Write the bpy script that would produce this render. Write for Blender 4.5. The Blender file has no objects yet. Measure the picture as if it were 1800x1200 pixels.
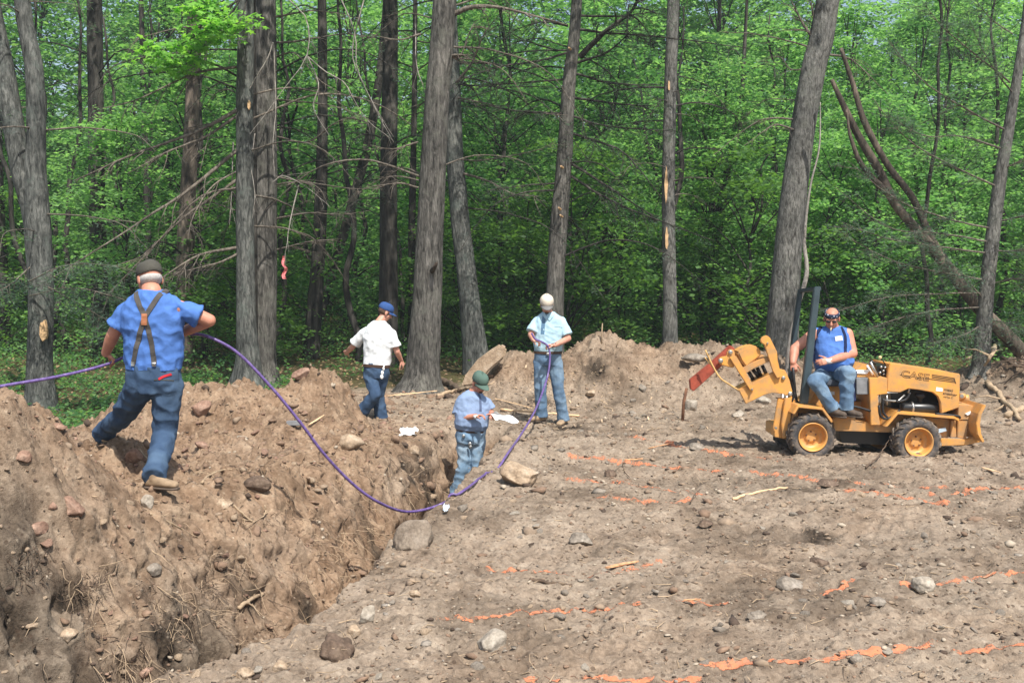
import bpy, bmesh, math, random
import numpy as np
from mathutils import Vector, Matrix, noise

# ---------------------------------------------------------------- camera, sky, sun
SC = bpy.context.scene
COL = SC.collection
FPX = 1900.0                      # focal length in photo pixels (photo is 1800 wide)
CAMH = 2.15
PITCH = math.atan(130.0 / FPX)
cam_d = bpy.data.cameras.new('camera')
cam = bpy.data.objects.new('camera', cam_d)
COL.objects.link(cam)
cam.location = (0, 0, CAMH)
cam.rotation_euler = (math.radians(90) - PITCH, 0, 0)
cam_d.sensor_width = 36.0
cam_d.lens = 36.0 * FPX / 1800.0
cam_d.clip_start = 0.1
cam_d.clip_end = 2000.0
SC.camera = cam

SUN_ELEV, SUN_AZ = 57.0, 158.0    # azimuth clockwise from +Y (north): behind the camera and to the right
world = bpy.data.worlds.new('World')
SC.world = world
world.use_nodes = True
wn = world.node_tree
for n in list(wn.nodes):
    wn.nodes.remove(n)
w_out = wn.nodes.new('ShaderNodeOutputWorld')
w_bg = wn.nodes.new('ShaderNodeBackground')
w_sky = wn.nodes.new('ShaderNodeTexSky')
w_sky.sky_type = 'NISHITA'
w_sky.sun_disc = False
w_sky.sun_elevation = math.radians(SUN_ELEV)
w_sky.sun_rotation = math.radians(SUN_AZ)
w_sky.air_density = 1.2
w_sky.dust_density = 2.5
w_bg.inputs['Strength'].default_value = 0.13
wn.links.new(w_sky.outputs['Color'], w_bg.inputs['Color'])
wn.links.new(w_bg.outputs['Background'], w_out.inputs['Surface'])

sun_d = bpy.data.lights.new('sun', 'SUN')
sun = bpy.data.objects.new('sun', sun_d)
COL.objects.link(sun)
sun_d.energy = 5.0
sun_d.angle = math.radians(0.5)
sun_d.color = (1.0, 0.955, 0.89)
_e, _a = math.radians(SUN_ELEV), math.radians(SUN_AZ)
SUNDIR = Vector((math.sin(_a) * math.cos(_e), math.cos(_a) * math.cos(_e), math.sin(_e)))
sun.rotation_euler = SUNDIR.to_track_quat('Z', 'Y').to_euler()
sun.location = SUNDIR * 60

SC.view_settings.view_transform = 'Standard'
SC.view_settings.look = 'None'
SC.view_settings.exposure = 0.42
SC.view_settings.gamma = 1.0
SC.render.engine = 'CYCLES'
SC.cycles.max_bounces = 7
SC.cycles.diffuse_bounces = 4
SC.cycles.transmission_bounces = 5
SC.cycles.glossy_bounces = 2
SC.cycles.use_denoising = True
try:
    SC.cycles.denoiser = 'OPENIMAGEDENOISE'
except Exception:
    pass
SC.cycles.use_adaptive_sampling = False

# ---------------------------------------------------------------- pixel <-> place
_cp, _sp = math.cos(PITCH), math.sin(PITCH)


def ray(u, v):
    x = (u - 900.0) / FPX
    yi = (600.0 - v) / FPX
    return Vector((x, _cp + yi * _sp, -_sp + yi * _cp))


def P(u, v, Y):
    """world point that photo pixel (u, v) shows at distance Y in front of the camera"""
    d = ray(u, v)
    return Vector((0, 0, CAMH)) + d * (Y / d.y)


# ---------------------------------------------------------------- noise
_rng = np.random.RandomState(7)
_perm = _rng.permutation(256)
_perm = np.concatenate([_perm, _perm, _perm])
_grad = _rng.normal(size=(256, 3))
_grad /= np.linalg.norm(_grad, axis=1)[:, None]


def perlin(x, y, z=0.0):
    x = np.asarray(x, dtype=np.float64)
    y = np.asarray(y, dtype=np.float64)
    z = np.zeros_like(x) + z
    xi, yi, zi = np.floor(x), np.floor(y), np.floor(z)
    xf, yf, zf = x - xi, y - yi, z - zi
    xi = xi.astype(np.int64) & 255
    yi = yi.astype(np.int64) & 255
    zi = zi.astype(np.int64) & 255
    u = xf * xf * xf * (xf * (xf * 6 - 15) + 10)
    v = yf * yf * yf * (yf * (yf * 6 - 15) + 10)
    w = zf * zf * zf * (zf * (zf * 6 - 15) + 10)

    def g(dx, dy, dz):
        h = _perm[_perm[_perm[(xi + dx) & 255] + ((yi + dy) & 255)] + ((zi + dz) & 255)]
        G = _grad[h & 255]
        return G[..., 0] * (xf - dx) + G[..., 1] * (yf - dy) + G[..., 2] * (zf - dz)
    x00 = g(0, 0, 0) * (1 - u) + g(1, 0, 0) * u
    x10 = g(0, 1, 0) * (1 - u) + g(1, 1, 0) * u
    x01 = g(0, 0, 1) * (1 - u) + g(1, 0, 1) * u
    x11 = g(0, 1, 1) * (1 - u) + g(1, 1, 1) * u
    return ((x00 * (1 - v) + x10 * v) * (1 - w) + (x01 * (1 - v) + x11 * v) * w) * 1.6


def fbm(x, y, octs, z=0.0, gain=0.5):
    s, a = 0.0, 1.0
    for k in range(octs):
        s = s + a * perlin(x * 2 ** k + 17.3 * k, y * 2 ** k - 9.1 * k, z + 3.7 * k)
        a *= gain
    return s


def ridged(x, y, octs, z=0.0):
    s, a = 0.0, 1.0
    for k in range(octs):
        s = s + a * (1 - np.abs(perlin(x * 2 ** k + 5.3 * k, y * 2 ** k + 8.1 * k, z)) * 2)
        a *= 0.5
    return s


def sstep(a, b, x):
    t = np.clip((x - a) / (b - a), 0, 1)
    return t * t * (3 - 2 * t)


# ---------------------------------------------------------------- scene helpers
def setp(o, label=None, cat=None, group=None, kind=None):
    if label:
        o['label'] = label
    if cat:
        o['category'] = cat
    if group:
        o['group'] = group
    if kind:
        o['kind'] = kind
    return o


def empty(name, loc, label=None, cat=None, group=None, kind=None):
    o = bpy.data.objects.new(name, None)
    COL.objects.link(o)
    o.location = loc
    o.empty_display_size = 0.2
    return setp(o, label, cat, group, kind)


def np_mesh(name, V, F, mats=(), smooth=False, mat_idx=None):
    """V (n,3) array; F (m,k) int array with constant k, or a list of tuples"""
    me = bpy.data.meshes.new(name)
    V = np.asarray(V, dtype=np.float32)
    if isinstance(F, np.ndarray):
        m, k = F.shape
        me.vertices.add(len(V))
        me.vertices.foreach_set('co', V.ravel())
        me.loops.add(m * k)
        me.loops.foreach_set('vertex_index', F.astype(np.int32).ravel())
        me.polygons.add(m)
        me.polygons.foreach_set('loop_start', np.arange(0, m * k, k, dtype=np.int32))
        me.update(calc_edges=True)
    else:
        me.from_pydata([tuple(v) for v in V], [], F)
        me.update()
    for mm in mats:
        me.materials.append(mm)
    if mat_idx is not None:
        me.polygons.foreach_set('material_index', np.asarray(mat_idx, dtype=np.int32))
    if smooth:
        me.polygons.foreach_set('use_smooth', np.ones(len(me.polygons), dtype=bool))
    return me


def link(name, me, parent=None, loc=None, **kw):
    o = bpy.data.objects.new(name, me)
    COL.objects.link(o)
    if parent is not None:
        o.parent = parent
    if loc is not None:
        o.location = loc
    return setp(o, **kw)


class MB:
    """collects closed pieces in world coordinates; build() links them as one mesh object"""

    def __init__(self):
        self.v, self.f, self.n = [], [], 0

    def add(self, V, F):
        self.v.append(np.asarray(V, dtype=np.float64).reshape(-1, 3))
        n = self.n
        self.f.extend([tuple(i + n for i in q) for q in F])
        self.n += len(self.v[-1])
        return self

    def tube(self, pts, rads, sides=8, cap=True):
        V, F = tube_vf(pts, rads, sides, cap)
        return self.add(V, F)

    def box(self, c, size, rot=None):
        sx, sy, sz = [s / 2 for s in size]
        V = np.array([(x, y, z) for x in (-sx, sx) for y in (-sy, sy) for z in (-sz, sz)])
        if rot is not None:
            V = V @ np.array(rot.to_3x3()).T
        V = V + np.array(c)
        F = [(0, 1, 3, 2), (4, 6, 7, 5), (0, 4, 5, 1), (2, 3, 7, 6), (0, 2, 6, 4), (1, 5, 7, 3)]
        return self.add(V, F)

    def poly(self, pts, Y0, Y1):
        """photo-pixel outline at distance Y0, extruded away from the camera to Y1 (straight along +Y)"""
        A = [P(u, v, Y0) for u, v in pts]
        n = len(A)
        V = [tuple(p) for p in A] + [(p.x, Y1, p.z) for p in A]
        F = [tuple(range(n)), tuple(range(2 * n - 1, n - 1, -1))]
        F += [(i, i + n, (i + 1) % n + n, (i + 1) % n) for i in range(n)]
        return self.add(V, F)

    def ball(self, c, r, seg=12, ring=8, rot=None):
        r = (r, r, r) if not hasattr(r, '__len__') else r
        V, F = [], []
        for i in range(ring + 1):
            th = math.pi * i / ring
            for j in range(seg):
                ph = 2 * math.pi * j / seg
                V.append((r[0] * math.sin(th) * math.cos(ph), r[1] * math.sin(th) * math.sin(ph), r[2] * math.cos(th)))
        V = np.array(V)
        if rot is not None:
            V = V @ np.array(rot.to_3x3()).T
        V += np.array(c)
        for i in range(ring):
            for j in range(seg):
                a, b = i * seg + j, i * seg + (j + 1) % seg
                F.append((a, a + seg, b + seg, b))
        return self.add(V, F)

    def lathe(self, prof, c, axis, seg=32):
        """prof: (radius, along) pairs about an axis through c"""
        axis = Vector(axis).normalized()
        q = axis.to_track_quat('Z', 'Y').to_matrix()
        V, F = [], []
        for r, h in prof:
            for j in range(seg):
                a = 2 * math.pi * j / seg
                p = q @ Vector((r * math.cos(a), r * math.sin(a), h)) + Vector(c)
                V.append(tuple(p))
        for i in range(len(prof) - 1):
            for j in range(seg):
                a, b = i * seg + j, i * seg + (j + 1) % seg
                F.append((a, b, b + seg, a + seg))
        return self.add(V, F)

    def build(self, name, mat, parent=None, origin=None, smooth=False, bevel=0.0, **kw):
        V = np.concatenate(self.v)
        org = np.zeros(3)
        if parent is not None:
            org = np.array(parent.matrix_basis.translation)
            if parent.parent is not None:
                org = org + np.array(parent.parent.matrix_basis.translation)
        elif origin is not None:
            org = np.array(origin)
        me = np_mesh(name, V - org, self.f, [mat] if not isinstance(mat, (list, tuple)) else mat, smooth)
        if bevel:
            bm = bmesh.new()
            bm.from_mesh(me)
            bmesh.ops.remove_doubles(bm, verts=bm.verts, dist=1e-5)
            bmesh.ops.recalc_face_normals(bm, faces=bm.faces)
            es = [e for e in bm.edges if len(e.link_faces) == 2 and e.calc_face_angle(0) > 0.5]
            bmesh.ops.bevel(bm, geom=es, offset=bevel, segments=2, affect='EDGES', clamp_overlap=True)
            bm.to_mesh(me)
            bm.free()
        else:
            bm = bmesh.new()
            bm.from_mesh(me)
            bmesh.ops.recalc_face_normals(bm, faces=bm.faces)
            bm.to_mesh(me)
            bm.free()
        o = link(name, me, parent, **kw)
        if parent is None and origin is not None:
            o.location = origin
        return o


def tube_vf(pts, rads, sides=8, cap=True):
    pts = np.asarray([tuple(p) for p in pts], dtype=np.float64)
    n = len(pts)
    rads = np.broadcast_to(np.asarray(rads, dtype=np.float64), (n,))
    T = np.gradient(pts, axis=0)
    T /= np.linalg.norm(T, axis=1)[:, None] + 1e-12
    ref = np.array([0.0, 0, 1]) if abs(T[0][2]) < 0.9 else np.array([1.0, 0, 0])
    A = np.cross(T, ref)
    A /= np.linalg.norm(A, axis=1)[:, None] + 1e-12
    for i in range(1, n):            # keep the frame from flipping
        a = A[i - 1] - T[i] * np.dot(A[i - 1], T[i])
        l = np.linalg.norm(a)
        if l > 1e-6:
            A[i] = a / l
    B = np.cross(T, A)
    ang = np.arange(sides) * 2 * math.pi / sides
    V = (pts[:, None, :] + rads[:, None, None] * (np.cos(ang)[None, :, None] * A[:, None, :] + np.sin(ang)[None, :, None] * B[:, None, :])).reshape(-1, 3)
    F = []
    for i in range(n - 1):
        for j in range(sides):
            a, b = i * sides + j, i * sides + (j + 1) % sides
            F.append((a, b, b + sides, a + sides))
    if cap:
        F.append(tuple(range(sides - 1, -1, -1)))
        F.append(tuple((n - 1) * sides + j for j in range(sides)))
    return V, F


def smooth_path(pts, n):
    """Catmull-Rom through points (any dimension), n samples"""
    p = np.asarray([tuple(q) for q in pts], dtype=np.float64)
    if len(p) == 2:
        return p[0] + (p[1] - p[0]) * np.linspace(0, 1, n)[:, None]
    p = np.vstack([2 * p[0] - p[1], p, 2 * p[-1] - p[-2]])
    m = len(p) - 3
    out = []
    for t in np.linspace(0, m - 1e-9, n):
        i = int(t)
        s = t - i
        a, b, c, d = p[i:i + 4]
        out.append(0.5 * ((2 * b) + (c - a) * s + (2 * a - 5 * b + 4 * c - d) * s * s + (3 * b - a - 3 * c + d) * s ** 3))
    return np.array(out)


# ---------------------------------------------------------------- materials
def nodemat(name):
    m = bpy.data.materials.new(name)
    m.use_nodes = True
    nt = m.node_tree
    b = nt.nodes['Principled BSDF']
    return m, nt, b


def ramp(nt, fac, stops):
    r = nt.nodes.new('ShaderNodeValToRGB')
    el = r.color_ramp.elements
    el[0].position, el[0].color = stops[0][0], (*stops[0][1], 1)
    el[1].position, el[1].color = stops[-1][0], (*stops[-1][1], 1)
    for p, c in stops[1:-1]:
        e = el.new(p)
        e.color = (*c, 1)
    nt.links.new(fac, r.inputs['Fac'])
    return r.outputs['Color']


def noise_tex(nt, vec, scale, detail=4, rough=0.55, dist=0.0):
    n = nt.nodes.new('ShaderNodeTexNoise')
    n.inputs['Scale'].default_value = scale
    n.inputs['Detail'].default_value = detail
    n.inputs['Roughness'].default_value = rough
    n.inputs['Distortion'].default_value = dist
    if vec is not None:
        nt.links.new(vec, n.inputs['Vector'])
    return n.outputs['Fac']


def mixc(nt, fac, a, b, mode='MIX'):
    m = nt.nodes.new('ShaderNodeMix')
    m.data_type = 'RGBA'
    m.blend_type = mode
    for s, v in ((m.inputs[0], fac), (m.inputs[6], a), (m.inputs[7], b)):
        if hasattr(v, 'links'):
            nt.links.new(v, s)
        elif isinstance(v, (int, float)):
            s.default_value = v
        else:
            s.default_value = (*v, 1)
    return m.outputs[2]


def mathn(nt, op, a, b=None, clamp=False):
    m = nt.nodes.new('ShaderNodeMath')
    m.operation = op
    m.use_clamp = clamp
    for s, v in ((m.inputs[0], a), (m.inputs[1], b)):
        if v is None:
            continue
        if hasattr(v, 'links'):
            nt.links.new(v, s)
        else:
            s.default_value = v
    return m.outputs[0]


def bump(nt, b, h, strength=0.5, dist=0.01):
    n = nt.nodes.new('ShaderNodeBump')
    n.inputs['Strength'].default_value = strength
    n.inputs['Distance'].default_value = dist
    nt.links.new(h, n.inputs['Height'])
    nt.links.new(n.outputs['Normal'], b.inputs['Normal'])


def coords(nt, which='Object', scale=None):
    t = nt.nodes.new('ShaderNodeTexCoord')
    o = t.outputs[which]
    if scale is not None:
        m = nt.nodes.new('ShaderNodeMapping')
        m.inputs['Scale'].default_value = scale
        nt.links.new(o, m.inputs['Vector'])
        o = m.outputs['Vector']
    return o


def simple(name, col, rough=0.7, metal=0.0, var=0.25, scale=12.0, bmp=0.15, bdist=0.004, spec=0.4, dirt=None, dirt_amt=0.0, dscale=6.0):
    m, nt, b = nodemat(name)
    co = coords(nt)
    n = noise_tex(nt, co, scale, 5, 0.6)
    lo = tuple(c * (1 - var) for c in col)
    hi = tuple(min(1, c * (1 + var)) for c in col)
    c = ramp(nt, n, [(0.3, lo), (0.7, hi)])
    if dirt is not None:
        d = noise_tex(nt, co, dscale, 6, 0.65)
        f = ramp(nt, d, [(0.62 - dirt_amt * 0.3, (0, 0, 0)), (0.72, (1, 1, 1))])
        f2 = mathn(nt, 'MULTIPLY', f, dirt_amt)
        c = mixc(nt, f2, c, dirt)
    nt.links.new(c, b.inputs['Base Color'])
    b.inputs['Roughness'].default_value = rough
    b.inputs['Metallic'].default_value = metal
    b.inputs['Specular IOR Level'].default_value = spec
    if bmp:
        bump(nt, b, noise_tex(nt, co, scale * 3, 5, 0.6), bmp, bdist)
    return m
# ================================================================= the ground
# centre line of the trench (x, y), from the camera's left foreground to the far end
TR = smooth_path([(-3.1, 3.6), (-2.72, 4.9), (-2.14, 5.8), (-1.60, 6.9), (-1.35, 8.3), (-1.12, 9.5), (-0.86, 11.0), (-0.62, 12.6), (-0.42, 14.3)], 120)


HOLES = ((-2.46, 6.35, 0.13, 0.26), (-1.95, 6.75, 0.17, 0.28), (-2.78, 6.7, 0.10, 0.2), (-2.15, 7.35, 0.12, 0.2), (-1.75, 7.6, 0.16, 0.18), (-3.0, 6.3, 0.12, 0.2), (-2.05, 8.2, 0.10, 0.14), (-1.65, 8.7, 0.12, 0.14), (-2.1, 5.95, 0.14, 0.2), (-1.3, 10.4, 0.12, 0.14), (-1.2, 12.2, 0.12, 0.14))
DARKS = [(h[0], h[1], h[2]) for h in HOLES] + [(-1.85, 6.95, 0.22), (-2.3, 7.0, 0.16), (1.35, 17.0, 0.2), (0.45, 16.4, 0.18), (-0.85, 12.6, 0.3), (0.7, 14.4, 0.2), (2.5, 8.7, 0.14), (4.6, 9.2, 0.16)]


def trench_coords(x, y):
    """signed lateral distance from the centre line (right positive) as a function of place"""
    cx = np.interp(y, TR[:, 1], TR[:, 0])
    sl = np.interp(y, TR[:-1, 1], np.diff(TR[:, 0]) / np.diff(TR[:, 1]))
    return (x - cx) / np.sqrt(1 + sl * sl)


def gb(x, y, cx, cy, sx, sy, h, rot=0.0, p=1.0):
    c, s = math.cos(rot), math.sin(rot)
    dx, dy = x - cx, y - cy
    a = (c * dx + s * dy) / sx
    b = (-s * dx + c * dy) / sy
    return h * np.exp(-(a * a + b * b) ** p)


def H(x, y, fine=True):
    x = np.asarray(x, dtype=np.float64)
    y = np.asarray(y, dtype=np.float64)
    s = trench_coords(x, y)
    near = sstep(40, 20, np.hypot(x, y - 8))
    z = 0.05 * fbm(x * 0.35, y * 0.35, 3) * near
    # bank of spoil on the left of the trench
    bank = sstep(0.35, 1.15, -s) * sstep(14.2, 10.8, y) * sstep(9.5, 5.5, -x)
    z = z + bank * (0.30 + 0.09 * fbm(x * 0.9 + 3, y * 0.9, 3))
    piles = gb(x, y, -3.45, 7.2, 0.72, 0.95, 0.88, 0.2, 1.1)          # pile at the left edge
    piles = piles + gb(x, y, -4.5, 6.0, 1.15, 1.7, 0.60)
    piles = piles + gb(x, y, -3.55, 9.35, 0.6, 0.45, 0.33)
    piles = piles + gb(x, y, -3.45, 12.6, 1.25, 0.9, 0.62, -0.1, 1.2)   # pile behind the first man
    piles = piles + gb(x, y, -2.28, 13.1, 0.46, 0.6, 0.56, 0.0, 1.5)
    piles = piles + gb(x, y, -1.55, 11.6, 0.5, 0.8, 0.10)
    piles = piles + gb(x, y, -4.7, 13.0, 0.8, 0.8, 0.1)
    back = gb(x, y, 1.40, 17.8, 0.7, 1.1, 0.50) + gb(x, y, 1.7, 18.3, 1.5, 1.4, 0.46) + gb(x, y, 0.55, 17.6, 0.35, 0.6, 0.14)            # mound behind the tan cap
    back = back + gb(x, y, -0.05, 17.6, 0.6, 0.9, 0.62, 0.0, 1.1)
    back = back + gb(x, y, 3.5, 18.2, 1.6, 1.3, 0.60, 0.0, 1.2)
    back = back + gb(x, y, 6.0, 18.8, 1.8, 1.1, 0.42)
    back = back + gb(x, y, 8.7, 17.2, 1.4, 1.6, 0.62, 0.2, 1.2)
    back = back + gb(x, y, 11.2, 18.0, 1.8, 1.6, 0.7)
    lip = gb(x, y, 0.06, 12.1, 0.28, 0.8, 0.15) + gb(x, y, 0.2, 11.0, 0.5, 0.4, 0.05)
    lip = lip + gb(x, y, -0.75, 8.2, 0.25, 0.7, 0.06) + gb(x, y, -0.55, 6.9, 0.45, 0.5, 0.05)
    rough = np.clip((piles + back) * 2.2 + bank * 0.7, 0, 1)
    lump = fbm(x * 1.6, y * 1.6, 3)
    z = z + piles + back + lip + rough * (0.085 * lump + 0.05 * fbm(x * 3.7, y * 3.7, 2, 6.0) + 0.05 * (ridged(x * 2.3, y * 2.3, 2, 1.0) - 0.8))
    rut = np.sin((y * 2.1 + 0.35 * x) + 1.6 * perlin(x * 0.45, y * 0.45, 2.2)) * sstep(0.6, 1.4, s) * sstep(17.5, 15.5, y)
    z = z + 0.016 * rut + 0.035 * fbm(x * 1.9, y * 1.9, 3, 8.0) * sstep(0.4, 1.0, s) * near
    # shallow dips and ruts of the open field
    z = z - gb(x, y, 4.3, 13.5, 1.0, 0.35, 0.10) - gb(x, y, 2.6, 8.6, 0.6, 0.25, 0.05) + gb(x, y, 2.2, 9.4, 1.2, 0.3, 0.04)
    clear = sstep(20.5, 18.5, y + 0.5 * perlin(x * 0.4, y * 0.4)) * sstep(8.5, 7.0, -x)
    if fine:
        amp = (0.45 + 0.75 * rough) * clear + 0.25
        cl = ridged(x * 3.1 + 1, y * 3.1, 2) * 0.5
        z = z + amp * 0.042 * (cl - 0.4)
        z = z + amp * 0.030 * fbm(x * 5.5, y * 5.5, 3)
        ck = perlin(x * 14, y * 14, 3.3)
        z = z + amp * 0.034 * np.maximum(ck - 0.15, 0) * 2.2            # clods
        z = z + amp * 0.013 * perlin(x * 31, y * 31, 7.7)
        crack = 1 - np.abs(perlin(x * 4.2, y * 4.2, 11.1)) * 9
        z = z - amp * 0.028 * np.clip(crack, 0, 1)
    # trench
    end = sstep(14.75, 14.35, y)
    wob = 0.10 * perlin(x * 1.7, y * 1.7, 9.0) + 0.035 * perlin(x * 6, y * 6, 4.0)
    ss = s + wob * end
    lw = np.interp(y, [4, 6, 7.5, 9, 11, 14], [1.7, 1.7, 1.5, 1.0, 0.55, 0.32])   # width of the left face
    rt = 1 - sstep(0.24, 0.43, ss)
    lt = 1 - sstep(0.0, 1.0, np.clip((-ss - 0.26) / lw, 0, 1) ** 0.62)
    t = np.minimum(rt, lt) * end
    floor_z = np.interp(y, [3, 6, 9, 12, 14.5], [-0.75, -0.78, -0.80, -0.82, -0.70]) + 0.05 * fbm(x * 3, y * 3, 3)
    z = z * (1 - t) + floor_z * t
    # clods hang on the left face
    wall = np.clip(4 * lt * (1 - lt), 0, 1) * end * (ss < 0)
    if fine:
        z = z + wall * (0.11 * fbm(x * 3.2, y * 3.2, 4, 2.0) + 0.07 * (ridged(x * 6, y * 6, 3, 5.0) - 1.0))
    # cavities with torn roots
    for cx, cy, r, d in HOLES:
        z = z - gb(x, y, cx, cy, r, r * 0.75, d) * (0.8 + 0.5 * perlin(x * 9, y * 9))
    # hillside beyond the wood
    z = z + 11.0 * sstep(48, 130, y)
    return z


def Hs(x, y, fine=True):
    return float(H(np.array([x]), np.array([y]), fine)[0])


def on_ground(u, v):
    """ground point under photo pixel (u, v)"""
    d = ray(u, v)
    ts = np.linspace(4.0, 40, 3000)
    X, Yy, Z = d.x * ts / d.y, ts, CAMH + d.z * ts / d.y
    h = H(X, Yy)
    k = np.argmax(Z < h)
    return Vector((X[k], Yy[k], float(h[k])))


def lines(segs):
    out = [segs[0][0]]
    for a, b, st in segs:
        x = a
        while x < b - st * 0.5:
            x += st
            out.append(x)
    return out


xs = lines([(-4.6, 0.6, 0.0135), (0.6, 6.0, 0.021), (6.0, 9.8, 0.035)])
st = 0.035
while xs[-1] < 260:
    st = min(st * 1.09, 12)
    xs.append(xs[-1] + st)
left = []
st, x0 = 0.0135, -4.6
while x0 > -260:
    st = min(st * (1.012 if x0 > -9 else 1.12), 12)
    x0 -= st
    left.append(x0)
xs = np.array(left[::-1] + xs)
ys = [4.3]
while ys[-1] < 21:
    ys.append(ys[-1] + 0.0024 * ys[-1])
st = 0.05
while ys[-1] < 420:
    st = min(st * 1.08, 12)
    ys.append(ys[-1] + st)
yl, st, y0 = [], 0.02, 4.3
while y0 > -60:
    st = min(st * 1.2, 8)
    y0 -= st
    yl.append(y0)
ys = np.array(yl[::-1] + ys)
GX, GY = np.meshgrid(xs, ys)
GZ = H(GX, GY)
nx, ny = len(xs), len(ys)
S_ = trench_coords(GX, GY)
GXd, GYd = GX.copy(), GY.copy()
wallm = sstep(0.05, 0.3, -S_) * sstep(1.6, 1.0, -S_) * (GY < 14.6) * (GY > 4)
GXd += wallm * (0.07 * perlin(GX * 4, GY * 4, GZ * 5) + 0.045 * perlin(GX * 11, GY * 11, GZ * 11))
rw = sstep(0.2, 0.3, S_) * sstep(0.6, 0.45, S_) * (GY < 14.6) * (GY > 4)
GXd += rw * 0.04 * perlin(GX * 5, GY * 5, GZ * 6)
gV = np.stack([GXd, GYd, GZ], -1).reshape(-1, 3)
ii = np.arange(ny - 1)[:, None] * nx + np.arange(nx - 1)[None, :]
gF = np.stack([ii, ii + 1, ii + 1 + nx, ii + nx], -1).reshape(-1, 4)


def ground_material():
    m, nt, b = nodemat('soil')
    co = coords(nt)
    at = nt.nodes.new('ShaderNodeAttribute')
    at.attribute_name = 'soil'
    sep = nt.nodes.new('ShaderNodeSeparateColor')
    nt.links.new(at.outputs['Color'], sep.inputs['Color'])
    pile, grey, wood = sep.outputs[0], sep.outputs[1], sep.outputs[2]
    n1 = noise_tex(nt, co, 1.1, 6, 0.62, 0.3)
    n2 = noise_tex(nt, co, 5.0, 7, 0.68, 0.4)
    n3 = noise_tex(nt, co, 34.0, 4, 0.7)
    fld = ramp(nt, n1, [(0.30, (0.20, 0.150, 0.108)), (0.5, (0.32, 0.25, 0.187)), (0.70, (0.45, 0.375, 0.29))])
    fld2 = ramp(nt, n2, [(0.30, (0.10, 0.072, 0.052)), (0.48, (0.31, 0.242, 0.18)), (0.72, (0.48, 0.40, 0.315))])
    fld = mixc(nt, 0.55, fld, fld2)
    pil = ramp(nt, n2, [(0.25, (0.135, 0.080, 0.047)), (0.5, (0.30, 0.205, 0.135)), (0.76, (0.45, 0.335, 0.23))])
    gry = ramp(nt, n2, [(0.3, (0.085, 0.062, 0.045)), (0.52, (0.23, 0.185, 0.14)), (0.75, (0.35, 0.29, 0.225))])
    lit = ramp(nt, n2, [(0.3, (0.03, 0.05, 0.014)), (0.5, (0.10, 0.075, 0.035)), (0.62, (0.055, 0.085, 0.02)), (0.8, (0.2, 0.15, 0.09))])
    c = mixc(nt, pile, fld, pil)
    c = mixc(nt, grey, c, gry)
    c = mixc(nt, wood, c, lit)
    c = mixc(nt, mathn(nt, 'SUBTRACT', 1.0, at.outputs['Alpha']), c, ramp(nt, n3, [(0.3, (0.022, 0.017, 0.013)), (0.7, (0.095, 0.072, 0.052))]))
    # pale grit and dark crumbs
    vo = nt.nodes.new('ShaderNodeTexVoronoi')
    vo.inputs['Scale'].default_value = 26.0
    nt.links.new(co, vo.inputs['Vector'])
    sp = nt.nodes.new('ShaderNodeSeparateColor')
    nt.links.new(vo.outputs['Color'], sp.inputs['Color'])
    isst = mathn(nt, 'GREATER_THAN', sp.outputs[0], 0.80)
    edge = mathn(nt, 'LESS_THAN', vo.outputs['Distance'], 0.30)
    c = mixc(nt, mathn(nt, 'MULTIPLY', mathn(nt, 'MULTIPLY', isst, edge), 0.35), c, (0.42, 0.35, 0.27))
    isdk = mathn(nt, 'LESS_THAN', sp.outputs[1], 0.22)
    c = mixc(nt, mathn(nt, 'MULTIPLY', mathn(nt, 'MULTIPLY', isdk, mathn(nt, 'LESS_THAN', vo.outputs['Distance'], 0.34)), 0.6), c, (0.075, 0.05, 0.035))
    g = ramp(nt, n3, [(0.3, (0.62, 0.60, 0.58)), (0.7, (1.3, 1.3, 1.3))])
    c = mixc(nt, 0.8, c, g, 'MULTIPLY')
    damp = ramp(nt, noise_tex(nt, co, 0.9, 5, 0.7, 0.8), [(0.36, (0.55, 0.535, 0.515)), (0.50, (0.84, 0.835, 0.82)), (0.68, (0.98, 0.99, 0.985))])
    c = mixc(nt, 1.0, c, damp, 'MULTIPLY')
    nt.links.new(c, b.inputs['Base Color'])
    b.inputs['Roughness'].default_value = 0.95
    b.inputs['Specular IOR Level'].default_value = 0.15
    hh = mathn(nt, 'ADD', mathn(nt, 'MULTIPLY', n3, 0.5), noise_tex(nt, co, 110, 3, 0.6))
    hh = mathn(nt, 'ADD', hh, mathn(nt, 'MULTIPLY', isst, mathn(nt, 'SUBTRACT', 0.5, vo.outputs['Distance'])))
    bump(nt, b, hh, 0.9, 0.012)
    return m


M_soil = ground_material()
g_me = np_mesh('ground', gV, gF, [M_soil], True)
pil_m = np.clip(sstep(-0.15, 0.9, -S_) * sstep(16.0, 13.5, GY), 0, 1)
pil_m = np.maximum(pil_m, 0.55 * sstep(0.22, 0.5, H(GX, GY, False)) * (GY < 22))
pil_m = np.maximum(pil_m, sstep(-0.12, -0.35, GZ) * (GY < 15))
pil_m = np.clip(pil_m + 0.4 * fbm(GX * 0.8, GY * 0.8, 3), 0, 1) * (GY < 22)
gry_m = sstep(0.2, 0.45, -S_) * sstep(1.7, 1.2, -S_) * sstep(8.6, 7.2, GY) * np.clip(0.75 + 0.9 * fbm(GX * 1.3, GY * 1.3, 3), 0, 1)
gry_m = np.maximum(gry_m, 0.45 * np.clip(fbm(GX * 0.55 + 9, GY * 0.8, 3) * 1.6, 0, 1) * (S_ > 0.4) * (GY < 19))
wd_m = np.clip(1 - sstep(20.2, 18.6, GY + 0.9 * fbm(GX * 0.5, GY * 0.5, 3)) * sstep(8.6, 7.6, -GX + 0.6 * perlin(GX * .6, GY * .6)), 0, 1)
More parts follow.
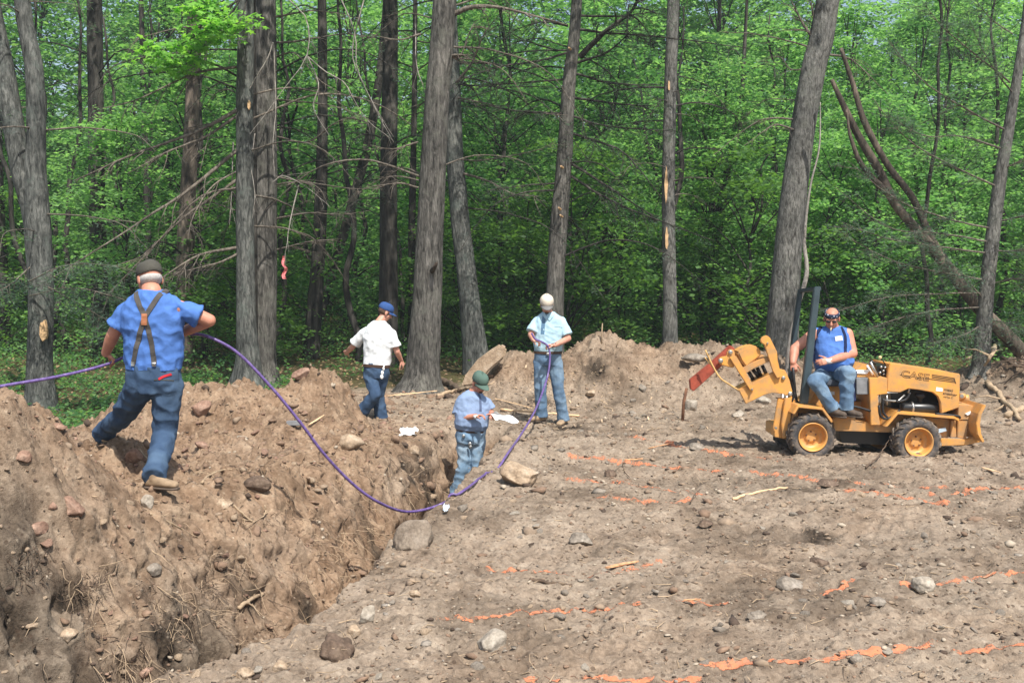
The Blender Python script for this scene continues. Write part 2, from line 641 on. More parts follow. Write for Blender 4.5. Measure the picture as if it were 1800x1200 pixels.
wd_m = np.maximum(wd_m, sstep(12.8, 14.2, GY) * sstep(3.3, 4.6, -GX) * sstep(0.30, 0.12, H(GX, GY, False)))
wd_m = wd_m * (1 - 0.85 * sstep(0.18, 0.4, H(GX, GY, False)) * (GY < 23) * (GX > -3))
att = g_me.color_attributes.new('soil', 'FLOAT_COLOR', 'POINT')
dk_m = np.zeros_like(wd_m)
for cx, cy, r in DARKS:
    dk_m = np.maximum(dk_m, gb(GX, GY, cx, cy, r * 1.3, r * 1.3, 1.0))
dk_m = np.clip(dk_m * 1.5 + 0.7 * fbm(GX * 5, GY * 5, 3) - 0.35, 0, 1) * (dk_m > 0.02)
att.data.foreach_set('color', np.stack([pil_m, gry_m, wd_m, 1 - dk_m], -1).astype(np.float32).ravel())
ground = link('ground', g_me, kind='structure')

# ---------------------------------------------------------------- sprayed orange lines
m_paint, nt, b = nodemat('orange_paint')
co = coords(nt)
n = noise_tex(nt, co, 26, 5, 0.7)
nt.links.new(ramp(nt, n, [(0.35, (0.40, 0.20, 0.12)), (0.52, (0.60, 0.20, 0.09)), (0.75, (0.70, 0.29, 0.15))]), b.inputs['Base Color'])
b.inputs['Roughness'].default_value = 0.85
bump(nt, b, noise_tex(nt, co, 60, 4), 0.6, 0.01)
at = nt.nodes.new('ShaderNodeAttribute')
at.attribute_name = 'cover'
_f = mathn(nt, 'ADD', at.outputs['Fac'], mathn(nt, 'MULTIPLY', mathn(nt, 'SUBTRACT', noise_tex(nt, co, 75, 3, 0.7), 0.5), 2.2))
nt.links.new(mathn(nt, 'MULTIPLY', mathn(nt, 'MULTIPLY', _f, 3.0, True), 0.88), b.inputs['Alpha'])
gZf = gV[:, 2].reshape(ny, nx)


def paint_line(px, width, label, cover=0.5, seed=0, group=None):
    pts = np.array([tuple(on_ground(u, v))[:2] for u, v in px])
    pts = smooth_path(pts, 60)
    lo, hi = pts.min(0) - width * 2, pts.max(0) + width * 2
    i0, i1 = np.searchsorted(xs, lo[0]), np.searchsorted(xs, hi[0])
    j0, j1 = np.searchsorted(ys, lo[1]), np.searchsorted(ys, hi[1])
    X, Yg = GX[j0:j1, i0:i1], GY[j0:j1, i0:i1]
    d = np.full(X.shape, 9.0)
    for a, c in zip(pts[:-1], pts[1:]):
        ab = c - a
        t = np.clip(((X - a[0]) * ab[0] + (Yg - a[1]) * ab[1]) / (ab @ ab + 1e-9), 0, 1)
        d = np.minimum(d, np.hypot(X - a[0] - t * ab[0], Yg - a[1] - t * ab[1]))
    nn = 0.5 + 0.6 * perlin(X * 9 + seed, Yg * 9, 3.0) + 0.75 * perlin(X * 34, Yg * 34, 5.0 + seed) + 0.3 * perlin(X * 75, Yg * 75, 2.0 + seed) + 0.45 * perlin(X * 2.2 + seed, Yg * 2.2, 1.0)
    cv = nn - (d / width) ** 2 * 0.9 - (0.50 - cover * 0.62)
    mask = d < width * 1.5
    f = mask[:-1, :-1] & mask[1:, 1:]
    jj, ii_ = np.nonzero(f)
    if len(jj) == 0:
        return
    jj += j0
    ii_ += i0
    idx = jj * nx + ii_
    q = np.stack([idx, idx + 1, idx + 1 + nx, idx + nx], -1)
    used, inv = np.unique(q, return_inverse=True)
    V = gV[used].copy()
    V[:, 2] += 0.004
    loc_ = (used // nx - j0, used % nx - i0)
    c0 = V.mean(0)
    me = np_mesh('paint_line', V - c0, inv.reshape(-1, 4), [m_paint], True)
    ca = me.attributes.new('cover', 'FLOAT', 'POINT')
    ca.data.foreach_set('value', cv[loc_].astype(np.float32))
    link('paint_line', me, None, c0, label=label, cat='paint line', group=group)


GP = 'orange lines sprayed across the cleared soil'
paint_line([(1235, 1168), (1330, 1162), (1440, 1160), (1530, 1145), (1645, 1130)], 0.036, 'orange sprayed line at the bottom of the picture, right of centre, ending in a hook', 0.75, 1, GP)
paint_line([(1680, 1143), (1740, 1138), (1830, 1136)], 0.036, 'short bright orange sprayed line reaching the right edge, nearest the camera', 0.85, 2, GP)
paint_line([(930, 1196), (1050, 1192), (1225, 1192)], 0.036, 'orange sprayed line cut off by the bottom edge of the picture', 0.7, 3, GP)
paint_line([(770, 1088), (880, 1082), (960, 1074), (1050, 1072), (1120, 1060)], 0.036, 'orange sprayed line just above the flat round stone', 0.55, 4, GP)
paint_line([(860, 1000), (960, 1004), (1060, 1003), (1160, 985)], 0.036, 'thin broken orange line running under the pale wood splinter in mid field', 0.35, 5, GP)
paint_line([(1590, 1024), (1680, 1020), (1740, 1012), (1830, 1004)], 0.036, 'orange sprayed line running to the right edge past the white rock', 0.7, 6, GP)
paint_line([(1450, 1045), (1480, 1035), (1500, 1018)], 0.03, 'tiny orange dash beside the grey stone in the right of the field', 0.6, 7, GP)
paint_line([(1195, 1056), (1225, 1058), (1275, 1062)], 0.045, 'short orange dash in the middle of the field with a painted chip', 0.6, 8, GP)
paint_line([(1000, 798), (1090, 815), (1200, 822), (1320, 830)], 0.075, 'long faint orange line in front of the trencher, left of its rear wheel', 0.25, 9, GP)
paint_line([(1320, 828), (1420, 842), (1520, 850), (1660, 858)], 0.075, 'faint orange line passing right in front of the trencher wheels', 0.3, 10, GP)
paint_line([(1110, 768), (1180, 780), (1270, 795), (1390, 806)], 0.075, 'orange line under the raised trencher boom', 0.35, 11, GP)
paint_line([(1000, 842), (1080, 846), (1160, 858), (1240, 868)], 0.075, 'orange smears to the right of the large half buried boulder', 0.3, 12, GP)
paint_line([(1490, 862), (1580, 872), (1660, 880)], 0.075, 'orange line below the front wheel of the trencher', 0.4, 13, GP)
paint_line([(1640, 868), (1720, 858), (1830, 850)], 0.075, 'orange line reaching the right edge behind the front wheel', 0.4, 14, GP)
paint_line([(1050, 875), (1120, 880), (1210, 878)], 0.06, 'orange dash between the boulder and the long pale stick', 0.3, 15, GP)
# ================================================================= the wood
def bark_material(name, dark, mid, light, zs=0.25, scale=9.0, bstr=1.0, moss=None):
    m, nt, b = nodemat(name)
    co = coords(nt, 'Object', (1, 1, zs))
    n1 = noise_tex(nt, co, scale, 8, 0.68, 0.6)
    n2 = noise_tex(nt, coords(nt), 1.6, 5, 0.6)
    n3 = noise_tex(nt, co, scale * 4, 4, 0.6)
    c = ramp(nt, n1, [(0.35, dark), (0.5, mid), (0.67, light)])
    g = ramp(nt, n2, [(0.3, (0.6, 0.6, 0.6)), (0.7, (1.35, 1.32, 1.28))])
    c = mixc(nt, 1.0, c, g, 'MULTIPLY')
    if moss:
        f = ramp(nt, noise_tex(nt, coords(nt), 3.5, 6, 0.7), [(0.52, (0, 0, 0)), (0.66, (1, 1, 1))])
        c = mixc(nt, mathn(nt, 'MULTIPLY', f, 0.6), c, moss)
    nt.links.new(c, b.inputs['Base Color'])
    b.inputs['Roughness'].default_value = 0.95
    b.inputs['Specular IOR Level'].default_value = 0.1
    bump(nt, b, mathn(nt, 'ADD', n1, mathn(nt, 'MULTIPLY', n3, 0.4)), bstr, 0.03)
    return m


B_grey = bark_material('grey_bark', (0.030, 0.032, 0.030), (0.092, 0.097, 0.090), (0.20, 0.205, 0.19), 0.25, 22, 1.0, (0.135, 0.16, 0.14))
B_brown = bark_material('brown_bark', (0.028, 0.027, 0.024), (0.096, 0.092, 0.083), (0.205, 0.196, 0.178), 0.2, 22, 1.0, (0.15, 0.15, 0.125))
B_warm = bark_material('warm_grey_bark', (0.045, 0.043, 0.038), (0.130, 0.130, 0.120), (0.25, 0.248, 0.23), 0.3, 24, 1.0, (0.19, 0.195, 0.165))
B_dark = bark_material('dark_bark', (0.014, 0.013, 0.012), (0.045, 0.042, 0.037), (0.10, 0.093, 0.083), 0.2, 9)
B_red = bark_material('peeling_bark', (0.035, 0.030, 0.025), (0.10, 0.084, 0.068), (0.23, 0.185, 0.145), 0.25, 7)
B_twig = bark_material('bare_twig_bark', (0.065, 0.055, 0.045), (0.13, 0.113, 0.094), (0.22, 0.195, 0.165), 0.5, 20, 0.3)
B_pale = bark_material('pale_twig_bark', (0.17, 0.155, 0.135), (0.27, 0.25, 0.225), (0.38, 0.36, 0.33), 0.5, 20, 0.3)
M_scar = simple('bare_wood', (0.55, 0.36, 0.19), 0.8, var=0.3, scale=14)
M_darkwood = simple('rotten_wood', (0.05, 0.035, 0.025), 0.9)


def leaf_material(name, stops, trans, tmix=0.45):
    m = bpy.data.materials.new(name)
    m.use_nodes = True
    nt = m.node_tree
    b = nt.nodes['Principled BSDF']
    out = nt.nodes['Material Output']
    gi = nt.nodes.new('ShaderNodeNewGeometry')
    oi = nt.nodes.new('ShaderNodeObjectInfo')
    r = mathn(nt, 'ADD', mathn(nt, 'MULTIPLY', gi.outputs['Random Per Island'], 0.75), mathn(nt, 'MULTIPLY', oi.outputs['Random'], 0.25))
    c = ramp(nt, r, stops)
    nt.links.new(c, b.inputs['Base Color'])
    b.inputs['Roughness'].default_value = 0.55
    b.inputs['Specular IOR Level'].default_value = 0.35
    t = nt.nodes.new('ShaderNodeBsdfTranslucent')
    tc = mixc(nt, 1.0, c, trans, 'MULTIPLY')
    nt.links.new(tc, t.inputs['Color'])
    mx = nt.nodes.new('ShaderNodeMixShader')
    mx.inputs[0].default_value = tmix
    nt.links.new(b.outputs[0], mx.inputs[1])
    nt.links.new(t.outputs[0], mx.inputs[2])
    nt.links.new(mx.outputs[0], out.inputs['Surface'])
    return m


L_green = leaf_material('broad_leaves', [(0.0, (0.022, 0.068, 0.026)), (0.5, (0.062, 0.160, 0.052)), (1.0, (0.19, 0.33, 0.11))], (2.4, 2.4, 1.5), 0.5)
L_bright = leaf_material('fresh_leaves', [(0.0, (0.055, 0.16, 0.05)), (1.0, (0.21, 0.38, 0.13))], (2.3, 2.3, 1.5), 0.5)
L_dark = leaf_material('shade_leaves', [(0.0, (0.03, 0.085, 0.022)), (1.0, (0.11, 0.22, 0.055))], (2.4, 2.3, 1.2), 0.5)
L_needle = leaf_material('needles', [(0.0, (0.05, 0.095, 0.065)), (1.0, (0.13, 0.19, 0.13))], (1.6, 1.8, 1.3), 0.35)


def leaf_quads(C, size, rng, tilt=0.45, slim=0.62):
    """rhombic leaves centred on C (n,3), roughly level with a random tilt"""
    n = len(C)
    nrm = np.stack([rng.normal(0, tilt, n), rng.normal(0, tilt, n), np.ones(n)], -1)
    nrm /= np.linalg.norm(nrm, axis=1)[:, None]
    a = rng.uniform(0, 2 * math.pi, n)
    d = np.stack([np.cos(a), np.sin(a), np.zeros(n)], -1)
    d -= nrm * (d * nrm).sum(1)[:, None]
    d /= np.linalg.norm(d, axis=1)[:, None]
    e = np.cross(nrm, d)
    s = (size * rng.uniform(0.6, 1.25, n))[:, None]
    V = np.stack([C + d * s * 0.5, C + e * s * 0.5 * slim + d * s * 0.06, C - d * s * 0.5, C - e * s * 0.5 * slim + d * s * 0.06], 1)
    return V.reshape(-1, 3), np.arange(4 * n).reshape(-1, 4)


def trunk_mb(path, sides=22, rough=0.05, seed=0.0):
    """path rows: x, y, z, r"""
    pts, r = path[:, :3], path[:, 3]
    V, F = tube_vf(pts, r, sides, True)
    n = len(pts)
    V = V.reshape(n, sides, 3)
    ang = np.arange(sides) * 2 * math.pi / sides
    A, Z = np.meshgrid(ang, pts[:, 2])
    nz = perlin(np.cos(A) * 2.4 + seed, np.sin(A) * 2.4, Z * 0.8) * 1.2 + perlin(np.cos(A) * 5 + seed, np.sin(A) * 5, Z * 1.5 + 9) * 0.9
    flare = 1 + 0.3 * np.clip(0.5 - (Z - Z.min()), 0, 0.5) * np.cos(A * 5 + seed)
    k = (1 + rough * nz) * flare
    V = pts[:, None, :] + (V - pts[:, None, :]) * k[..., None]
    return MB().add(V.reshape(-1, 3), F)


def px_path(px, Y, n=50, top=None, flare=1.0, dY=0.0, ground=True):
    """px rows (u, v, width px) from the base upward"""
    rows = []
    for k, (u, v, w) in enumerate(px):
        yy = Y + dY * k
        p = P(u, v, yy)
        rows.append((p.x, p.y, p.z, w * 0.5 * yy / FPX))
    rows = np.array(rows)
    if ground:
        rows[0, 2] = Hs(rows[0, 0], rows[0, 1], False) - 0.12
    if top is not None and rows[-1, 2] < top:
        d = rows[-1] - rows[-2]
        k = (top - rows[-1, 2]) / max(d[2], 0.3)
        e = rows[-1] + d * k * np.array([0.6, 1, 1, 0])
        e[3] = rows[-1, 3] * 0.45
        e[2] = top
        rows = np.vstack([rows, e])
    return smooth_path(rows, n)


def twigs(mb, path, r, rng, n, length, hang=0.3, sub=True, sides=4, tips=None):
    """side twigs along a limb"""
    L = len(path)
    for k in range(n):
        i = int(rng.uniform(0.2, 0.98) * (L - 1))
        p = path[i]
        t = path[min(i + 1, L - 1)] - path[max(i - 1, 0)]
        t /= np.linalg.norm(t) + 1e-9
        side = np.cross(t, [0, 0, 1.0]) * rng.choice([-1, 1])
        d = t * rng.uniform(0.4, 1.1) + side * rng.uniform(0.5, 1.1) + np.array([0, 0, rng.uniform(-0.45, 0.35)])
        d /= np.linalg.norm(d)
        l = length * rng.uniform(0.4, 1.1) * (1.15 - i / L * 0.6)
        q = [p]
        for s_ in range(4):
            d = d + rng.normal(0, 0.16, 3) + np.array([0, 0, -hang * 0.35])
            d /= np.linalg.norm(d)
            q.append(q[-1] + d * l / 4)
        rr = r * rng.uniform(0.3, 0.5)
        mb.tube(q, np.linspace(rr, rr * 0.25, 5), sides, False)
        if tips is not None:
            tips.extend(q[1:])
        if sub:
            for m in range(rng.randint(1, 4)):
                j = rng.randint(1, 4)
                e = d + rng.normal(0, 0.6, 3)
                e /= np.linalg.norm(e)
                q2 = [q[j], q[j] + e * l * 0.2, q[j] + e * l * 0.38 + np.array([0, 0, -0.03 * l])]
                mb.tube(q2, [rr * 0.5, rr * 0.35, rr * 0.15], 3, False)
                if tips is not None:
                    tips.extend(q2[1:])


def limb(parent, pts, r0, seed, mat, n_tw=10, tlen=0.6, name='branch', hang=0.3, needles=0, sides=6, jit=0.04):
    rng = np.random.RandomState(seed)
    path = smooth_path(pts, 14)
    L = np.linalg.norm(path[-1] - path[0])
    path[1:] += rng.normal(0, jit * L * 0.12, (13, 3)).cumsum(0) * 0.4
    mb = MB()
    mb.tube(path, np.linspace(r0, r0 * 0.22, 14), sides, False)
    tips = []
    twigs(mb, path, r0 * 0.7, rng, n_tw, tlen, hang, True, 4, tips)
    o = mb.build(name, mat, parent, smooth=True)
    if needles and tips:
        T = np.array(tips)
        idx = rng.randint(0, len(T), needles)
        C = T[idx] + rng.normal(0, 0.055, (needles, 3)) * np.array([1, 1, 0.5])
        V, F = leaf_quads(C, 0.085, rng, 0.35, 0.16)
        me = np_mesh('needles', V - np.array(parent.location), F, [L_needle])
        nd = bpy.data.objects.new('needles', me)
        COL.objects.link(nd)
        nd.parent = o
    return o


def auto_limbs(tree, path, n, z0, z1, rng, L=2.6, r0=0.022, mat=None, az=None, droop=0.25, rise=0.1, needles=0, n_tw=9, tlen=0.6):
    zz = path[:, 2]
    for k in range(n):
        z = rng.uniform(z0, z1)
        c = np.array([np.interp(z, zz, path[:, j]) for j in range(4)])
        a = rng.uniform(0, 2 * math.pi) if az is None else rng.choice(az) + rng.normal(0, 0.5)
        l = L * rng.uniform(0.45, 1.15)
        d = np.array([math.cos(a), math.sin(a), 0])
        s = c[:3] + d * c[3] * 0.6
        up = rise * rng.uniform(-0.6, 1.4)
        pts = [s, s + d * l * 0.35 + np.array([0, 0, up * l * 0.4]), s + d * l * 0.7 + np.array([rng.normal(0, .1), rng.normal(0, .1), (up - droop * 0.4) * l * 0.6]), s + d * l + np.array([0, 0, (up - droop) * l])]
        limb(tree, pts, r0 * rng.uniform(0.6, 1.2), rng.randint(1 << 30), mat, rng.randint(max(2, n_tw // 2), n_tw + 2), tlen, needles=needles)


def scar(tree, u, v, w, h, Y, name='bark_scar', mat=None):
    """a torn patch of bare wood, a thin curved plate seated on the bark"""
    rng = random.Random(int(u * 7 + v))
    pts = []
    for k in range(14):
        a = 2 * math.pi * k / 14
        pts.append((u + math.cos(a) * w / 2 * rng.uniform(0.7, 1.15), v + math.sin(a) * h / 2 * rng.uniform(0.75, 1.15)))
    MB().poly(pts, Y, Y + 0.06).build(name, mat or M_scar, tree)


def make_trunk(name, label, px, Y, mat, top=11.0, cat='tree', group=None, n=70, sides=22, rough=0.05, dY=0.0):
    path = px_path(px, Y, n, top, dY=dY)
    t = empty(name, (path[0, 0], path[0, 1], path[0, 2] + 0.12), label, cat, group)
    trunk_mb(path, sides, rough, px[0][0] * 0.37).build('trunk', mat, t, smooth=True)
    return t, path


def shade_crown(tree, path, r, seed, n=1700, z0=7.5, z1=12.5, size=0.2, mat=None):
    """the leafy head above the picture's top edge"""
    rng = np.random.RandomState(seed)
    m = 70
    a = rng.uniform(0, 2 * math.pi, m)
    q = np.sqrt(rng.uniform(0, 1, m)) * r
    top = path[-1]
    cc = np.stack([top[0] + np.cos(a) * q, top[1] + np.sin(a) * q, rng.uniform(z0, z1, m)], -1)
    C = cc[rng.randint(0, m, n)] + rng.normal(0, 1, (n, 3)) * np.array([0.42, 0.42, 0.12])
    V, F = leaf_quads(C, size, rng, 0.4)
    link('crown', np_mesh('crown', V - np.array(tree.location), F, [mat or L_green]), tree)


# ---- the trunks along the edge of the clearing
t, p = make_trunk('forked_tree', 'blue grey forked tree at the left edge with a bare wood scar',
                  [(72, 722, 62), (70, 640, 44), (72, 520, 42), (66, 400, 44), (63, 300, 36), (64, 210, 32), (60, 120, 30), (48, 60, 28), (38, -10, 26)], 16.5, B_grey, 9.0)
trunk_mb(px_path([(66, 420, 34), (52, 350, 36), (38, 300, 37), (20, 200, 36), (5, 110, 34), (-15, 10, 30)], 16.55, 34, 8.5, ground=False), 18, 0.05, 3).build('second_stem', B_grey, t, smooth=True)
for o in t.children:
    if o.name.startswith('second_stem'):
        pass
scar(t, 76, 582, 13, 36, 16.26)
rg = np.random.RandomState(11)
auto_limbs(t, p, 7, 2.2, 6.4, rg, 1.6, 0.014, B_twig, az=[0.3, 2.9, 4.6], n_tw=6, needles=160)
for k, q in enumerate([[(52, 520), (120, 505), (200, 520), (290, 560)], [(50, 495), (110, 470), (190, 470), (300, 500)], [(85, 505), (160, 545), (230, 585)], [(52, 470), (20, 500), (-20, 520)]]):
    limb(t, [tuple(P(u, v, 16.3 - 0.35 * j)) for j, (u, v) in enumerate(q)], 0.012, 300 + k, B_twig, 22, 0.7, hang=0.5, needles=1500)

t45, p4 = make_trunk('straight_tree', 'slim grey trunk standing directly in front of a thicker brown one',
                     [(434, 684, 76), (436, 640, 46), (433, 560, 35), (431, 400, 31), (430, 200, 29), (432, 0, 27)], 19.0, B_grey, 12.0)
PX4 = [([(424, 190), (350, 228), (235, 272), (130, 320)], 0.042), ([(422, 200), (360, 240), (300, 262), (225, 300)], 0.03),
       ([(420, 262), (330, 332), (225, 402), (95, 482)], 0.04), ([(418, 315), (310, 395), (190, 520)], 0.032),
       ([(420, 435), (345, 450), (265, 500)], 0.035), ([(420, 445), (380, 462), (300, 480)], 0.025), ([(418, 118), (340, 130), (240, 175), (180, 190)], 0.028),
       ([(418, 330), (350, 350), (260, 445), (200, 470)], 0.02), ([(420, 60), (330, 48), (230, 70)], 0.022), ([(419, 300), (370, 330), (340, 380), (330, 420)], 0.018)]
for k, (q, r) in enumerate(PX4):
    limb(t45, [tuple(P(u, v, 19.0 - 0.45 * j)) for j, (u, v) in enumerate(q)], r, 40 + k, B_twig, 13, 0.9, hang=0.55)
scar(t45, 437, 185, 5, 16, 18.82)

t5, p5 = make_trunk('straight_tree', 'thick brown trunk right behind the slim grey one, with pale curling dead twigs',
                    [(455, 676, 92), (456, 640, 62), (461, 560, 50), (463, 400, 48), (464, 200, 45), (464, 0, 40)], 20.0, B_brown, 13.0)
PX5 = [([(482, 325), (520, 320), (560, 328), (582, 365)], 0.016), ([(484, 100), (520, 95), (560, 140), (600, 165)], 0.016), ([(484, 75), (530, 70), (600, 60), (660, 66)], 0.022),
       ([(484, 240), (540, 250), (590, 215), (640, 200)], 0.02), ([(484, 175), (540, 180), (600, 190), (660, 215)], 0.02), ([(482, 385), (540, 375), (600, 378), (650, 372)], 0.02),
       ([(482, 440), (540, 425), (600, 420)], 0.02), ([(482, 310), (540, 320), (610, 330), (670, 332)], 0.018), ([(484, 30), (560, 20), (640, 35)], 0.02)]
for k, (q, r) in enumerate(PX5):
    limb(t5, [tuple(P(u, v, 20.0 - 0.3 * j)) for j, (u, v) in enumerate(q)], r, 70 + k, B_twig, 12, 0.75, hang=0.4)
PALE = [[(508, 0), (540, 38), (541, 100), (500, 160), (468, 205), (440, 240)], [(541, 100), (575, 130), (605, 150), (640, 210), (690, 250)], [(541, 100), (560, 150), (552, 190), (580, 240)],
        [(480, 75), (470, 100), (440, 150), (410, 210)], [(482, 85), (484, 190), (478, 260), (480, 300)], [(525, 325), (510, 390), (505, 430), (500, 455)],
        [(448, 235), (442, 290), (450, 340), (445, 385)], [(410, 250), (408, 330), (404, 395)], [(600, 0), (625, 60), (628, 120), (660, 190), (692, 252)],
        [(640, 0), (620, 90), (650, 170), (690, 240)], [(730, 30), (735, 120), (755, 190), (740, 300)], [(480, 320), (500, 310), (540, 330), (583, 365)]]
for k, q in enumerate(PALE):
    limb(t5, [tuple(P(u, v, 19.0 - 0.05 * j)) for j, (u, v) in enumerate(q)], 0.013, 500 + k, B_pale, 5, 0.45, 'dead_branch', hang=0.7, jit=0.05)

t8, p8 = make_trunk('thick_tree', 'thickest reddish brown trunk in the middle with flared roots and a broken stub',
                    [(738, 692, 108), (742, 662, 66), (746, 600, 55), (752, 500, 50), (756, 400, 47), (762, 280, 44), (770, 150, 42), (782, 0, 40)], 18.6, B_brown, 13.0, sides=28)
for k, (q, r) in enumerate([([(790, 28), (833, 12), (892, 17), (995, 46)], 0.05), ([(785, 100), (810, 97), (828, 52), (850, 48)], 0.02), ([(786, 102), (800, 97), (822, 97)], 0.035), ([(735, 250), (690, 262), (650, 255)], 0.02),
                            ([(735, 330), (700, 322), (640, 330)], 0.02), ([(740, 60), (700, 70), (650, 60)], 0.02)]):
    limb(t8, [tuple(P(u, v, 18.6 - 0.1 * j)) for j, (u, v) in enumerate(q)], r, 90 + k, B_twig, 9, 0.6)
MB().tube([P(758, 478, 18.45), P(764, 470, 18.2), P(768, 462, 18.1)], [0.05, 0.035, 0.02], 8).build('stub', M_darkwood, t8, smooth=True)

t9, p9 = make_trunk('leaning_tree', 'grey trunk leaning left behind the thick middle trunk, root flare showing on the right',
                    [(840, 640, 54), (832, 590, 42), (822, 500, 36), (808, 380, 33), (799, 260, 30), (795, 150, 28), (790, 20, 26)], 21.5, B_grey, 12.0)
for k, (q, r) in enumerate([([(815, 305), (860, 318), (900, 340), (950, 345)], 0.03), ([(805, 172), (860, 185), (920, 198), (1000, 205)], 0.022), ([(806, 280), (850, 282), (940, 265), (975, 250)], 0.018), ([(800, 150), (830, 110), (850, 60), (880, 20)], 0.03)]):
    limb(t9, [tuple(P(u, v, 21.4 - 0.2 * j)) for j, (u, v) in enumerate(q)], r, 130 + k, B_twig, 13, 0.8, needles=250)

t10, p10 = make_trunk('conifer', 'dark knotty conifer with long bare limbs, above the man in the tan cap',
                      [(974, 640, 40), (975, 530, 32), (982, 400, 31), (992, 280, 28), (1000, 150, 24), (1014, 0, 18)], 21.0, B_brown, 13.0)
PX10 = [([(1022, 28), (1100, 28), (1175, 15)], 0.025), ([(1018, 52), (1085, 58), (1180, 68), (1320, 85)], 0.03), ([(1014, 130), (1080, 148), (1170, 150)], 0.028), ([(1010, 172), (1090, 182), (1165, 187)], 0.028),
        ([(1008, 205), (1070, 222), (1190, 230)], 0.028), ([(1006, 235), (1060, 252), (1100, 272), (1160, 345)], 0.03), ([(1004, 288), (1080, 335), (1170, 392)], 0.032), ([(1004, 310), (1060, 345), (1150, 385), (1260, 425)], 0.03),
        ([(998, 45), (950, 40), (890, 60)], 0.025), ([(1000, 92), (950, 105), (880, 115), (800, 140)], 0.028), ([(990, 140), (900, 148), (840, 150)], 0.02), ([(985, 200), (900, 195), (820, 180)], 0.025), ([(982, 322), (930, 326), (860, 335)], 0.022),
        ([(1020, 100), (1060, 60), (1110, 20), (1125, -20)], 0.06), ([(1016, 110), (1070, 90), (1120, 45)], 0.03), ([(980, 90), (920, 70), (870, 40)], 0.02)]
for k, (q, r) in enumerate(PX10):
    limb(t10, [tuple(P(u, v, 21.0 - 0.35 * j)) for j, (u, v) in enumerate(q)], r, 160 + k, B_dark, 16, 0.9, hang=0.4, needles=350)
for (u, v) in ((1000, 84), (986, 292), (982, 365), (985, 378)):
    MB().tube([P(u + 3, v + 3, 20.75), P(u, v, 20.62)], [0.026, 0.016], 7).build('stub', M_scar, t10)

t11, p11 = make_trunk('straight_tree', 'slim straight light grey trunk right of centre with fresh orange scars',
                      [(1177, 645, 34), (1178, 600, 27), (1177, 500, 24), (1175, 350, 23), (1177, 200, 22), (1183, 0, 20)], 21.0, B_warm, 12.5)
scar(t11, 1171, 325, 6, 62, 20.86)
scar(t11, 1172, 420, 6, 40, 20.86)
scar(t11, 1176, 150, 4, 20, 20.86)
auto_limbs(t11, p11, 6, 3.0, 6.6, np.random.RandomState(5), 1.6, 0.014, B_twig, n_tw=6)

t12, p12 = make_trunk('leaning_tree', 'big smooth grey trunk leaning right, behind the trencher driver',
                      [(1370, 660, 74), (1374, 610, 60), (1380, 500, 50), (1391, 380, 46), (1408, 250, 42), (1430, 120, 41), (1457, -10, 39)], 19.5, B_warm, 13.0, sides=26)
for k, (q, r) in enumerate([([(1432, 72), (1410, 40), (1390, 0)], 0.035), ([(1430, 85), (1380, 72), (1320, 60), (1270, 58)], 0.018), ([(1425, 120), (1390, 122), (1370, 100), (1330, 110)], 0.016), ([(1436, 60), (1430, 30), (1425, 0)], 0.03)]):
    limb(t12, [tuple(P(u, v, 19.5)) for j, (u, v) in enumerate(q)], r, 210 + k, B_twig, 9, 0.7)

t13, p13 = make_trunk('conifer', 'thin grey conifer near the right edge with long bare limbs sweeping to the left',
                      [(1722, 680, 48), (1724, 640, 32), (1732, 540, 26), (1742, 440, 24), (1756, 330, 22), (1774, 220, 19), (1792, 110, 15), (1806, 0, 11)], 17.5, B_warm, 8.5)
PX13 = [([(1768, 229), (1700, 192), (1617, 137), (1560, 70)], 0.018), ([(1762, 262), (1690, 240), (1625, 238), (1560, 200)], 0.018), ([(1756, 330), (1690, 300), (1600, 250), (1530, 170)], 0.018), ([(1745, 402), (1660, 380), (1570, 345), (1490, 280)], 0.018),
        ([(1740, 425), (1650, 410), (1560, 400), (1470, 330)], 0.017), ([(1736, 445), (1640, 430), (1560, 415), (1480, 385)], 0.018), ([(1730, 492), (1650, 480), (1560, 458), (1470, 410)], 0.018), ([(1730, 515), (1640, 515), (1560, 520), (1470, 545)], 0.016),
        ([(1728, 540), (1640, 545), (1560, 565), (1500, 590)], 0.015), ([(1775, 145), (1720, 100), (1660, 50), (1620, 0)], 0.016), ([(1785, 170), (1740, 110), (1700, 30)], 0.014), ([(1780, 60), (1740, 30), (1700, -20)], 0.012),
        ([(1758, 300), (1800, 280), (1850, 250)], 0.015), ([(1750, 390), (1800, 380), (1860, 370)], 0.015), ([(1742, 440), (1790, 440), (1850, 420)], 0.015), ([(1735, 500), (1790, 490), (1850, 500)], 0.015), ([(1732, 560), (1780, 570), (1840, 590)], 0.014),
        ([(1732, 530), (1690, 480), (1640, 440)], 0.012), ([(1728, 570), (1690, 590), (1640, 600)], 0.012)]
for k, (q, r) in enumerate(PX13):
    limb(t13, [tuple(P(u, v, 17.5 - 0.25 * j)) for j, (u, v) in enumerate(q)], r, 240 + k, B_twig, 24, 0.7, hang=0.2, needles=1000)

